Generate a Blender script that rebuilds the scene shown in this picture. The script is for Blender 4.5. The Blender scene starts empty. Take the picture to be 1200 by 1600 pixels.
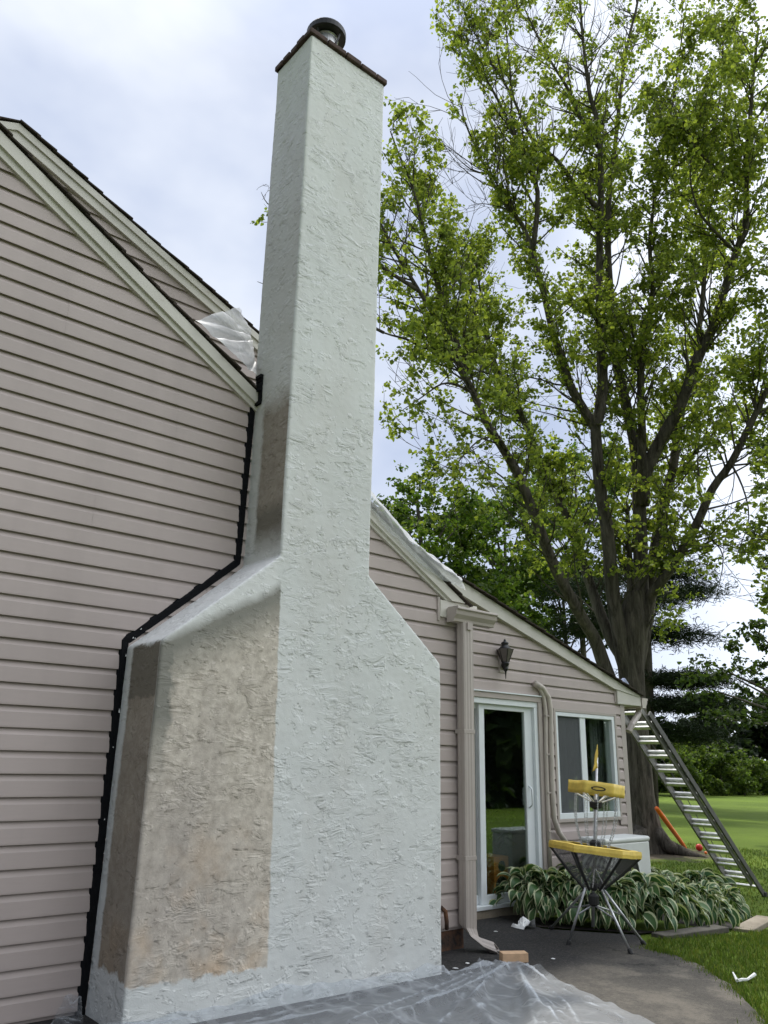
import bpy, bmesh, math, random
import numpy as np
from mathutils import Vector, Matrix, noise
R = math.radians
SC = bpy.context.scene
COL = SC.collection
rng = random.Random(7)
nrg = np.random.default_rng(11)

# ------------------------------------------------------------------ camera
CAM = Vector((0.0, -5.0368, 1.3701)); FPX = 1247.71
FW = Vector((0.61510666, 0.729428, 0.29929683)); RT = Vector((0.76029895, -0.64927094, 0.01981797)); UP = Vector((-0.20878052, -0.2153649, 0.95395422))
cd = bpy.data.cameras.new('camera'); co = bpy.data.objects.new('camera', cd); COL.objects.link(co)
m = Matrix((RT, UP, -FW)).transposed().to_4x4(); m.translation = CAM; co.matrix_world = m
cd.sensor_fit = 'HORIZONTAL'; cd.sensor_width = 36.0; cd.lens = FPX / 1200 * 36; cd.clip_end = 2000; cd.clip_start = 0.05
SC.camera = co

# ------------------------------------------------------------------ light
SUN_AZ, SUN_EL = R(30), R(60)           # azimuth measured from +Y towards +X: hazy sun high behind the house
sdir = Vector((math.sin(SUN_AZ) * math.cos(SUN_EL), math.cos(SUN_AZ) * math.cos(SUN_EL), math.sin(SUN_EL)))
sl = bpy.data.lights.new('sun', 'SUN'); sl.energy = 2.8; sl.angle = R(3); sl.color = (1.0, 0.95, 0.87)
so = bpy.data.objects.new('sun', sl); COL.objects.link(so); so.rotation_euler = sdir.to_track_quat('Z', 'Y').to_euler(); so.location = (0, 0, 30)
W = bpy.data.worlds.new('World'); SC.world = W; W.use_nodes = True
nt = W.node_tree; N = nt.nodes; L = nt.links; N.clear()
wo = N.new('ShaderNodeOutputWorld'); bg = N.new('ShaderNodeBackground'); bc = N.new('ShaderNodeBackground'); mx = N.new('ShaderNodeMixShader')
sky = N.new('ShaderNodeTexSky'); sky.sky_type = 'NISHITA'; sky.sun_disc = False; sky.sun_elevation = SUN_EL; sky.sun_rotation = SUN_AZ
L.new(sky.outputs[0], bg.inputs[0]); bg.inputs[1].default_value = 0.10
tc = N.new('ShaderNodeTexCoord'); sep = N.new('ShaderNodeSeparateXYZ'); L.new(tc.outputs['Generated'], sep.inputs[0])
mp = N.new('ShaderNodeMapping'); mp.inputs['Scale'].default_value = (1.0, 1.0, 1.7); mp.inputs['Location'].default_value = (0.3, 0.1, 0.4); L.new(tc.outputs['Generated'], mp.inputs[0])
nz = N.new('ShaderNodeTexNoise'); nz.inputs['Scale'].default_value = 2.3; nz.inputs['Detail'].default_value = 5; nz.inputs['Roughness'].default_value = 0.5; L.new(mp.outputs[0], nz.inputs[0])
cr = N.new('ShaderNodeValToRGB'); L.new(nz.outputs[0], cr.inputs[0])
cr.color_ramp.elements[0].position = 0.40; cr.color_ramp.elements[0].color = (0.50, 0.575, 0.75, 1)
cr.color_ramp.elements[1].position = 0.62; cr.color_ramp.elements[1].color = (0.82, 0.87, 0.96, 1)
hz = N.new('ShaderNodeMapRange'); hz.inputs[1].default_value = 0.05; hz.inputs[2].default_value = 0.35; hz.inputs[3].default_value = 0.75; hz.inputs[4].default_value = 0.0; L.new(sep.outputs[2], hz.inputs[0])
mh = N.new('ShaderNodeMixRGB'); L.new(hz.outputs[0], mh.inputs[0]); L.new(cr.outputs[0], mh.inputs[1]); mh.inputs[2].default_value = (0.64, 0.71, 0.87, 1)
dt = N.new('ShaderNodeVectorMath'); dt.operation = 'DOT_PRODUCT'; dt.inputs[1].default_value = (0.56, -0.83, 0.0); L.new(tc.outputs['Generated'], dt.inputs[0])
bkf = N.new('ShaderNodeMapRange'); bkf.inputs[1].default_value = -0.05; bkf.inputs[2].default_value = 0.5; L.new(dt.outputs['Value'], bkf.inputs[0])
mb_ = N.new('ShaderNodeMixRGB'); L.new(bkf.outputs[0], mb_.inputs[0]); L.new(mh.outputs[0], mb_.inputs[1]); mb_.inputs[2].default_value = (0.74, 0.765, 0.80, 1)
L.new(mb_.outputs[0], bc.inputs[0])
# overcast: brighter towards the zenith, plus unseen fill brightness added at the camera's back
zen = N.new('ShaderNodeMapRange'); zen.inputs[1].default_value = 0.72; zen.inputs[2].default_value = 1.0; zen.inputs[3].default_value = 1.0; zen.inputs[4].default_value = 1.9; L.new(sep.outputs[2], zen.inputs[0])
bk = N.new('ShaderNodeMapRange'); bk.inputs[1].default_value = -0.05; bk.inputs[2].default_value = 0.75; bk.inputs[3].default_value = 1.0; bk.inputs[4].default_value = 2.75; L.new(dt.outputs['Value'], bk.inputs[0])
mu = N.new('ShaderNodeMath'); mu.operation = 'MULTIPLY'; L.new(zen.outputs[0], mu.inputs[0]); L.new(bk.outputs[0], mu.inputs[1]); d2 = N.new('ShaderNodeVectorMath'); d2.operation = 'DOT_PRODUCT'; d2.inputs[1].default_value = (-0.80, -0.60, 0.0); L.new(tc.outputs['Generated'], d2.inputs[0])
lf = N.new('ShaderNodeMapRange'); lf.inputs[1].default_value = 0.15; lf.inputs[2].default_value = 0.7; lf.inputs[3].default_value = 1.0; lf.inputs[4].default_value = 0.4; L.new(d2.outputs['Value'], lf.inputs[0])  # sky dimming added behind left so the chimney's left face darkens
mu2 = N.new('ShaderNodeMath'); mu2.operation = 'MULTIPLY'; L.new(mu.outputs[0], mu2.inputs[0]); L.new(lf.outputs[0], mu2.inputs[1]); L.new(mu2.outputs[0], bc.inputs[1])
mx.inputs[0].default_value = 0.90; L.new(bg.outputs[0], mx.inputs[1]); L.new(bc.outputs[0], mx.inputs[2]); L.new(mx.outputs[0], wo.inputs[0])
SC.view_settings.view_transform = 'Standard'; SC.view_settings.look = 'None'; SC.view_settings.exposure = 0.2; SC.view_settings.gamma = 1.0
SC.cycles.max_bounces = 8; SC.cycles.transparent_max_bounces = 24; SC.cycles.use_denoising = True

# ------------------------------------------------------------------ projection helpers
def ray(u, v): return FW + RT * ((u - 600) / FPX) - UP * ((v - 800) / FPX)
def at(u, v, Y):
    d = ray(u, v); return CAM + d * ((Y - CAM.y) / d.y)
def atx(u, v, X):
    d = ray(u, v); return CAM + d * ((X - CAM.x) / d.x)
def gz(x):
    if x < 7.0: return -0.03 - 0.006 * (max(x, 2.0) - 2.0)
    k = min((x - 7.0) / 3.6, 1.0); return -0.06 - 0.27 * (k * k * (3 - 2 * k))
def gp(u, v):
    d = ray(u, v); Z = -0.05
    for _ in range(80):
        P = CAM + d * ((Z - CAM.z) / d.z); Z = Z * 0.5 + gz(P.x) * 0.5
    return P
def pix(P):
    d = Vector(P) - CAM; z = d.dot(FW); return 600 + FPX * d.dot(RT) / z, 800 - FPX * d.dot(UP) / z
def inpoly(u, v, poly):
    c = False; j = len(poly) - 1
    for i in range(len(poly)):
        a, b = poly[i], poly[j]
        if (a[1] > v) != (b[1] > v) and u < (b[0] - a[0]) * (v - a[1]) / (b[1] - a[1]) + a[0]: c = not c
        j = i
    return c

# ------------------------------------------------------------------ materials
def srgb(r, g, b):
    f = lambda c: (c / 255 / 12.92) if c <= 10 else (((c / 255) + 0.055) / 1.055) ** 2.4
    return (f(r), f(g), f(b))
class NT:
    def __init__(s, name):
        s.m = bpy.data.materials.new(name); s.m.use_nodes = True; s.t = s.m.node_tree; s.n = s.t.nodes; s.l = s.t.links
        s.n.clear(); s.out = s.n.new('ShaderNodeOutputMaterial'); s.b = s.n.new('ShaderNodeBsdfPrincipled'); s.l.new(s.b.outputs[0], s.out.inputs[0])
        s.tc = s.n.new('ShaderNodeTexCoord')
    def coord(s, scale=(1, 1, 1), kind='Object', loc=(0, 0, 0)):
        mp = s.n.new('ShaderNodeMapping'); mp.inputs['Scale'].default_value = scale; mp.inputs['Location'].default_value = loc; s.l.new(s.tc.outputs[kind], mp.inputs[0]); return mp.outputs[0]
    def noise(s, sc, det=4, rough=0.55, scale=(1, 1, 1), dist=0.0, loc=(0, 0, 0)):
        x = s.n.new('ShaderNodeTexNoise'); x.inputs['Scale'].default_value = sc; x.inputs['Detail'].default_value = det; x.inputs['Roughness'].default_value = rough; x.inputs['Distortion'].default_value = dist
        s.l.new(s.coord(scale, loc=loc), x.inputs[0]); return x.outputs[0]
    def ramp(s, inp, stops, interp='LINEAR'):
        x = s.n.new('ShaderNodeValToRGB'); x.color_ramp.interpolation = interp; e = x.color_ramp.elements
        while len(e) < len(stops): e.new(0.5)
        for el, (p, c) in zip(e, stops):
            el.position = p; el.color = (c[0], c[1], c[2], 1) if not isinstance(c, (int, float)) else (c, c, c, 1)
        s.l.new(inp, x.inputs[0]); return x.outputs[0]
    def mix(s, f, a, b, mode='MIX'):
        x = s.n.new('ShaderNodeMixRGB'); x.blend_type = mode
        for i, v in enumerate((f, a, b)):
            if isinstance(v, (int, float)): x.inputs[i].default_value = v if i == 0 else (v, v, v, 1)
            elif isinstance(v, tuple): x.inputs[i].default_value = (*v[:3], 1)
            else: s.l.new(v, x.inputs[i])
        return x.outputs[0]
    def math(s, op, a, b=0.0, clamp=False):
        if op == 'POWER': clamp = True
        x = s.n.new('ShaderNodeMath'); x.operation = op; x.use_clamp = clamp
        for i, v in enumerate((a, b)):
            if isinstance(v, (int, float)): x.inputs[i].default_value = v
            else: s.l.new(v, x.inputs[i])
        return x.outputs[0]
    def rng(s, v, a, b, c=0.0, d=1.0):
        x = s.n.new('ShaderNodeMapRange'); s.l.new(v, x.inputs[0])
        for i, q in enumerate((a, b, c, d)): x.inputs[i + 1].default_value = q
        return x.outputs[0]
    def xyz(s, kind='Object'):
        x = s.n.new('ShaderNodeSeparateXYZ'); s.l.new(s.tc.outputs[kind], x.inputs[0]); return x.outputs
    def bump(s, h, strength=0.3, dist=0.01, prev=None):
        x = s.n.new('ShaderNodeBump'); x.inputs['Strength'].default_value = strength; x.inputs['Distance'].default_value = dist; s.l.new(h, x.inputs['Height'])
        if prev is not None: s.l.new(prev, x.inputs['Normal'])
        return x.outputs[0]
    def set(s, color=None, rough=None, metal=None, normal=None, spec=None, **k):
        for nm, v in (('Base Color', color), ('Roughness', rough), ('Metallic', metal), ('Normal', normal), ('Specular IOR Level', spec)):
            if v is None: continue
            if isinstance(v, tuple): s.b.inputs[nm].default_value = (*v[:3], 1)
            elif isinstance(v, (int, float)): s.b.inputs[nm].default_value = v
            else: s.l.new(v, s.b.inputs[nm])
        return s.m

def plain(name, c, rough=0.5, metal=0.0, var=0.12, sc=9.0, bump=0.0, bsc=120.0, spec=0.5):
    t = NT(name); n1 = t.noise(sc, 5, 0.6)
    col = t.mix(t.rng(n1, 0.3, 0.7), tuple(x * (1 - var) for x in c), tuple(min(1, x * (1 + var)) for x in c))
    kw = dict(color=col, rough=rough, metal=metal, spec=spec)
    if bump: kw['normal'] = t.bump(t.noise(bsc, 3), bump, 0.004)
    return t.set(**kw)

M = {}
def mk_siding():
    t = NT('vinyl siding'); base = srgb(182, 170, 165)
    big = t.noise(0.7, 4, 0.6); streak = t.noise(2.2, 5, 0.6, scale=(1.2, 1, 0.25)); grain = t.noise(60, 4, 0.65, scale=(0.12, 1, 1.4))
    c = t.mix(t.rng(big, 0.3, 0.7), tuple(x * 0.86 for x in base), tuple(x * 1.07 for x in base))
    c = t.mix(t.rng(streak, 0.48, 0.75, 0, 0.45), c, tuple(x * 0.72 for x in base))
    c = t.mix(t.rng(grain, 0.35, 0.65, 0, 0.10), c, tuple(x * 0.7 for x in base))
    return t.set(color=c, rough=0.55, normal=t.bump(grain, 0.10, 0.002), spec=0.35)
M['siding'] = mk_siding()
M['trim'] = plain('taupe trim', srgb(172, 163, 156), 0.5, var=0.06, sc=3)
def mk_cream():
    t = NT('cream trim'); a = srgb(205, 202, 192)
    n1 = t.noise(1.6, 5, 0.65); n2 = t.noise(9, 5, 0.7, scale=(1, 1, 2.2))
    c = t.mix(t.rng(n1, 0.35, 0.7), a, tuple(x * 0.86 for x in a)); c = t.mix(t.rng(n2, 0.58, 0.8, 0, 0.5), c, srgb(150, 138, 122))
    return t.set(color=c, rough=0.5)
M['cream'] = mk_cream()
def mk_shingle():
    t = NT('asphalt shingle'); n1 = t.noise(160, 3, 0.7); n2 = t.noise(3, 4)
    c = t.mix(n1, srgb(38, 34, 31), srgb(84, 76, 68)); c = t.mix(t.rng(n2, 0.4, 0.7, 0, 0.4), c, srgb(46, 44, 38))
    return t.set(color=c, rough=0.95, normal=t.bump(n1, 0.5, 0.004), spec=0.2)
M['shingle'] = mk_shingle()
M['vinyl'] = plain('white vinyl', srgb(226, 232, 234), 0.35, var=0.03)
M['jamb'] = plain('window jamb', srgb(205, 214, 216), 0.4, var=0.04)
M['black'] = plain('black foam', (0.005, 0.0055, 0.007), 0.75, var=0.3, sc=40, bump=0.4, spec=0.15)
M['darkmetal'] = plain('black lamp metal', (0.02, 0.02, 0.022), 0.35, metal=0.3, var=0.2)
M['steel'] = plain('galvanised steel', (0.52, 0.53, 0.54), 0.38, metal=0.85, var=0.15, sc=30)
M['alu'] = plain('ladder aluminium', (0.78, 0.78, 0.76), 0.42, metal=0.75, var=0.2, sc=12)
M['fibre'] = plain('weathered grey rail', (0.085, 0.083, 0.078), 0.55, var=0.3, sc=15)
M['rail'] = plain('dull aluminium rail', (0.20, 0.195, 0.18), 0.5, metal=0.4, var=0.3, sc=12)
M['rubber'] = plain('rubber', (0.02, 0.02, 0.02), 0.7)
M['yellow'] = plain('yellow coated fabric', srgb(230, 200, 95), 0.55, var=0.18, sc=14, bump=0.35, bsc=26)
M['wood'] = plain('raw lumber', srgb(205, 170, 135), 0.7, var=0.15, sc=20, bump=0.2)
M['white'] = plain('white plastic', (0.78, 0.79, 0.78), 0.5, var=0.05)
M['acwhite'] = plain('off white enamel', (0.66, 0.68, 0.66), 0.45, var=0.06, sc=4)
M['orange'] = plain('orange plastic', srgb(235, 112, 30), 0.45, var=0.08)
M['padblue'] = plain('faded blue grey pad', srgb(150, 160, 185), 0.7, var=0.3, sc=14)
M['red'] = plain('red plastic', srgb(205, 50, 30), 0.4, var=0.05)
M['blue'] = plain('blue plastic', srgb(40, 60, 150), 0.4, var=0.05)
M['conduit'] = plain('taupe line cover', srgb(190, 182, 172), 0.5, var=0.1, sc=6)
def mk_rust():
    t = NT('stained foundation'); n1 = t.noise(7, 6, 0.7); n2 = t.noise(28, 5, 0.7)
    c = t.mix(t.rng(n1, 0.38, 0.62), srgb(38, 36, 36), srgb(118, 82, 58)); c = t.mix(t.rng(n2, 0.5, 0.7, 0, 0.6), c, srgb(60, 52, 46))
    return t.set(color=c, rough=0.9, normal=t.bump(n2, 0.6, 0.01))
M['rust'] = mk_rust()
def mk_concrete():
    t = NT('concrete'); n1 = t.noise(4, 6, 0.7); n2 = t.noise(70, 4, 0.7)
    c = t.mix(t.rng(n1, 0.3, 0.7), srgb(120, 110, 95), srgb(165, 155, 138)); c = t.mix(t.rng(n2, 0.45, 0.7, 0, 0.3), c, srgb(90, 84, 74))
    return t.set(color=c, rough=0.9, normal=t.bump(n2, 0.4, 0.005))
M['concrete'] = mk_concrete()
def mk_asphalt():
    t = NT('asphalt'); sx = t.xyz()
    n1 = t.noise(0.9, 6, 0.65, loc=(3, 1, 0)); n2 = t.noise(170, 3, 0.75); n3 = t.noise(5, 5, 0.65); n4 = t.noise(26, 5, 0.7)
    # house shadow painted into the black sealer near the wall, brown aggregate further out
    unshaded = t.math('ADD', t.rng(sx[1], -0.4, -1.5, -0.2, 0.95), t.rng(n1, 0.3, 0.7, -0.35, 0.35), True)
    dark = t.mix(n2, (0.012, 0.012, 0.013), (0.036, 0.035, 0.035)); lite = t.mix(n2, (0.040, 0.037, 0.032), (0.145, 0.132, 0.112))
    n5 = t.noise(2.2, 6, 0.7, loc=(7, 2, 0)); c = t.mix(unshaded, dark, lite); c = t.mix(t.math('MULTIPLY', t.rng(n5, 0.5, 0.62, 0, 0.5), unshaded), c, (0.17, 0.15, 0.12)); c = t.mix(t.rng(n3, 0.5, 0.75, 0, 0.45), c, (0.035, 0.032, 0.028)); c = t.mix(t.rng(n4, 0.60, 0.72, 0, 0.35), c, (0.16, 0.14, 0.11))
    vo = t.n.new('ShaderNodeTexVoronoi'); vo.feature = 'DISTANCE_TO_EDGE'; vo.inputs['Scale'].default_value = 0.75; wpn = t.n.new('ShaderNodeVectorMath'); wpn.operation = 'ADD'; t.l.new(t.coord(), wpn.inputs[0]); cmb = t.n.new('ShaderNodeCombineXYZ'); t.l.new(t.math('MULTIPLY', n3, 0.5), cmb.inputs[0]); t.l.new(t.math('MULTIPLY', n4, 0.25), cmb.inputs[1]); t.l.new(cmb.outputs[0], wpn.inputs[1]); t.l.new(wpn.outputs[0], vo.inputs[0]); crk = t.math('MULTIPLY', t.rng(vo.outputs[0], 0.010, 0.003), t.rng(n1, 0.46, 0.54)); wp = t.math('MULTIPLY', t.rng(sx[1], -0.9, -1.5), t.rng(sx[0], 4.2, 5.6)); c = t.mix(t.math('MULTIPLY', wp, t.rng(n5, 0.45, 0.6, 0.0, 0.7)), c, (0.19, 0.17, 0.14)); n6 = t.noise(55, 4, 0.75); c = t.mix(t.rng(n6, 0.52, 0.66, 0, 0.45), c, (0.15, 0.135, 0.115)); c = t.mix(t.rng(n6, 0.46, 0.36, 0, 0.4), c, (0.02, 0.02, 0.02)); c = t.mix(t.math('MULTIPLY', crk, 0.8), c, (0.012, 0.012, 0.011))  # lit patch at the near right painted in as paler brown
    return t.set(color=c, rough=0.85, normal=t.bump(n2, 0.8, 0.006), spec=0.3)
M['asphalt'] = mk_asphalt()
def mk_lawn():
    t = NT('lawn'); n1 = t.noise(0.35, 6, 0.65); n2 = t.noise(60, 4, 0.7, scale=(1, 1, 1)); n3 = t.noise(2.5, 5, 0.7)
    c = t.mix(n2, srgb(58, 80, 24), srgb(116, 138, 48)); c = t.mix(t.rng(n1, 0.35, 0.7, 0, 0.5), c, srgb(128, 152, 56)); c = t.mix(t.rng(n3, 0.5, 0.75, 0, 0.5), c, srgb(84, 98, 38)); n4 = t.noise(11, 5, 0.7); c = t.mix(t.rng(n4, 0.54, 0.72, 0, 0.6), c, srgb(120, 122, 60)); n5 = t.noise(0.12, 5, 0.6, loc=(3, 3, 0)); c = t.mix(t.rng(n5, 0.42, 0.62, 0, 0.6), c, srgb(78, 98, 34))
    tb = at(1004, 1300, 5.4); dx = t.math('SUBTRACT', t.xyz()[0], tb.x); dy = t.math('SUBTRACT', t.xyz()[1], tb.y); dd = t.math('SQRT', t.math('ADD', t.math('MULTIPLY', dx, dx), t.math('MULTIPLY', dy, dy)))
    dirt = t.rng(t.math('ADD', dd, t.rng(n3, 0.3, 0.7, -0.6, 0.6)), 1.9, 1.2); c = t.mix(dirt, c, t.mix(n2, (0.06, 0.05, 0.036), (0.15, 0.125, 0.09)))
    return t.set(color=c, rough=0.9, normal=t.bump(n2, 0.9, 0.03), spec=0.15)
M['lawn'] = mk_lawn()
M['darkslab'] = plain('weathered dark slab', srgb(88, 84, 76), 0.9, var=0.3, sc=12, bump=0.4)
M['soil'] = plain('dark soil', (0.022, 0.017, 0.012), 0.95, var=0.4, sc=30, bump=0.9, bsc=50)
def mk_bark():
    t = NT('bark'); n1 = t.noise(9, 6, 0.7, scale=(1, 1, 0.16), dist=0.6); n2 = t.noise(2, 4)
    c = t.mix(t.rng(n1, 0.35, 0.65), (0.030, 0.026, 0.022), (0.145, 0.128, 0.108)); c = t.mix(t.rng(n2, 0.4, 0.7, 0, 0.35), c, (0.075, 0.075, 0.055))
    return t.set(color=c, rough=0.95, normal=t.bump(n1, 1.0, 0.05), spec=0.15)
M['bark'] = mk_bark()
def mk_leaf(name, trans=0.45, rough=0.5):
    t = NT(name); a = t.n.new('ShaderNodeAttribute'); a.attribute_name = 'Col'
    t.set(color=a.outputs[0], rough=rough, spec=0.3)
    tr = t.n.new('ShaderNodeBsdfTranslucent'); tcol = t.mix(1.0, a.outputs[0], (1.2, 1.25, 0.6), 'MULTIPLY'); t.l.new(tcol, tr.inputs[0])
    ms = t.n.new('ShaderNodeMixShader'); ms.inputs[0].default_value = trans; t.l.new(t.b.outputs[0], ms.inputs[1]); t.l.new(tr.outputs[0], ms.inputs[2]); t.l.new(ms.outputs[0], t.out.inputs[0])
    return t.m
M['leaf'] = mk_leaf('leaf', 0.55); M['needle'] = mk_leaf('needle', 0.15, 0.6); M['hosta'] = mk_leaf('hosta leaf', 0.2, 0.38)
def mk_plastic(name, milk=0.35, tint=(0.80, 0.84, 0.88), rough=0.2, bs=0.45):
    t = NT(name); t.set(color=tint, rough=rough, spec=0.5)
    tp = t.n.new('ShaderNodeBsdfTransparent'); tp.inputs[0].default_value = (0.93, 0.95, 0.97, 1)
    tl = t.n.new('ShaderNodeBsdfTranslucent'); tl.inputs[0].default_value = (*tint, 1)
    m1 = t.n.new('ShaderNodeMixShader'); m1.inputs[0].default_value = 0.4; t.l.new(t.b.outputs[0], m1.inputs[1]); t.l.new(tl.outputs[0], m1.inputs[2])
    lw = t.n.new('ShaderNodeLayerWeight'); lw.inputs[0].default_value = 0.35
    n1 = t.noise(7, 5, 0.65, dist=0.5); cl = t.math('ADD', t.rng(n1, 0.35, 0.7, -0.08, 0.10), t.math('MULTIPLY', t.math('POWER', t.math('SUBTRACT', 1.0, t.math('ABSOLUTE', t.math('MULTIPLY', t.math('SUBTRACT', t.noise(2.2, 2, 0.5, dist=1.0, scale=(1.0, 0.45, 1)), 0.5), 8.0))), 8.0), 0.22, ), True)
    f = t.math('ADD', t.math('ADD', t.math('MULTIPLY', lw.outputs[1], 0.52), milk), cl, True)
    m2 = t.n.new('ShaderNodeMixShader'); t.l.new(f, m2.inputs[0]); t.l.new(tp.outputs[0], m2.inputs[1]); t.l.new(m1.outputs[0], m2.inputs[2]); t.l.new(m2.outputs[0], t.out.inputs[0])
    nn = t.bump(t.noise(9, 3, 0.5, dist=1.2), bs, 0.01); t.l.new(nn, t.b.inputs['Normal'])
    return t.m
M['film'] = mk_plastic('clear plastic film', 0.03, (0.86, 0.90, 0.94), 0.12); M['rooffilm'] = mk_plastic('milky plastic film', 0.42, (0.90, 0.92, 0.94), 0.5, 0.12)
def mk_glass():
    t = NT('window glass'); gl = t.n.new('ShaderNodeBsdfGlossy'); gl.inputs['Roughness'].default_value = 0.01; gl.inputs[0].default_value = (0.9, 0.95, 0.92, 1)
    tp = t.n.new('ShaderNodeBsdfTransparent'); tp.inputs[0].default_value = (0.88, 0.91, 0.89, 1)
    fr = t.n.new('ShaderNodeFresnel'); fr.inputs[0].default_value = 1.5; f = t.math('MULTIPLY', fr.outputs[0], 0.38, True)
    ms = t.n.new('ShaderNodeMixShader'); t.l.new(f, ms.inputs[0]); t.l.new(tp.outputs[0], ms.inputs[1]); t.l.new(gl.outputs[0], ms.inputs[2]); t.l.new(ms.outputs[0], t.out.inputs[0])
    return t.m
M['glass'] = mk_glass()
def mk_net(name, c, scale, open_):
    t = NT(name); t.set(color=c, rough=0.7)
    w = t.xyz(); 
    a = t.math('FRACT', t.math('MULTIPLY', t.math('ADD', w[0], w[1]), scale)); b = t.math('FRACT', t.math('MULTIPLY', w[2], scale))
    f = t.math('MAXIMUM', t.math('LESS_THAN', a, open_), t.math('LESS_THAN', b, open_))
    tp = t.n.new('ShaderNodeBsdfTransparent'); ms = t.n.new('ShaderNodeMixShader'); t.l.new(f, ms.inputs[0]); t.l.new(tp.outputs[0], ms.inputs[1]); t.l.new(t.b.outputs[0], ms.inputs[2]); t.l.new(ms.outputs[0], t.out.inputs[0])
    return t.m
M['net'] = mk_net('black netting', (0.06, 0.057, 0.062), 130, 0.28)
M['screen'] = mk_net('insect screen', (0.10, 0.11, 0.115), 420, 0.36)
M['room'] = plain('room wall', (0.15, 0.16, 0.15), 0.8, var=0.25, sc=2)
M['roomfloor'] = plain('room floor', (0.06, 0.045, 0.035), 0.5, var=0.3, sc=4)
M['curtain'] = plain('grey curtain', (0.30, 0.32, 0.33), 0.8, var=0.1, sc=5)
M['pine'] = plain('varnished pine', srgb(226, 150, 70), 0.4, var=0.18, sc=7)
M['cone'] = plain('dark cone', (0.012, 0.012, 0.013), 0.5)
M['lampglass'] = plain('smoked lamp glass', (0.12, 0.105, 0.10), 0.12, var=0.1)
M['brick'] = plain('weathered cap brick', srgb(74, 58, 52), 0.9, var=0.35, sc=14, bump=0.6, bsc=45)
M['capmetal'] = plain('sooty flue metal', (0.035, 0.035, 0.038), 0.5, metal=0.5, var=0.3)

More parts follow.
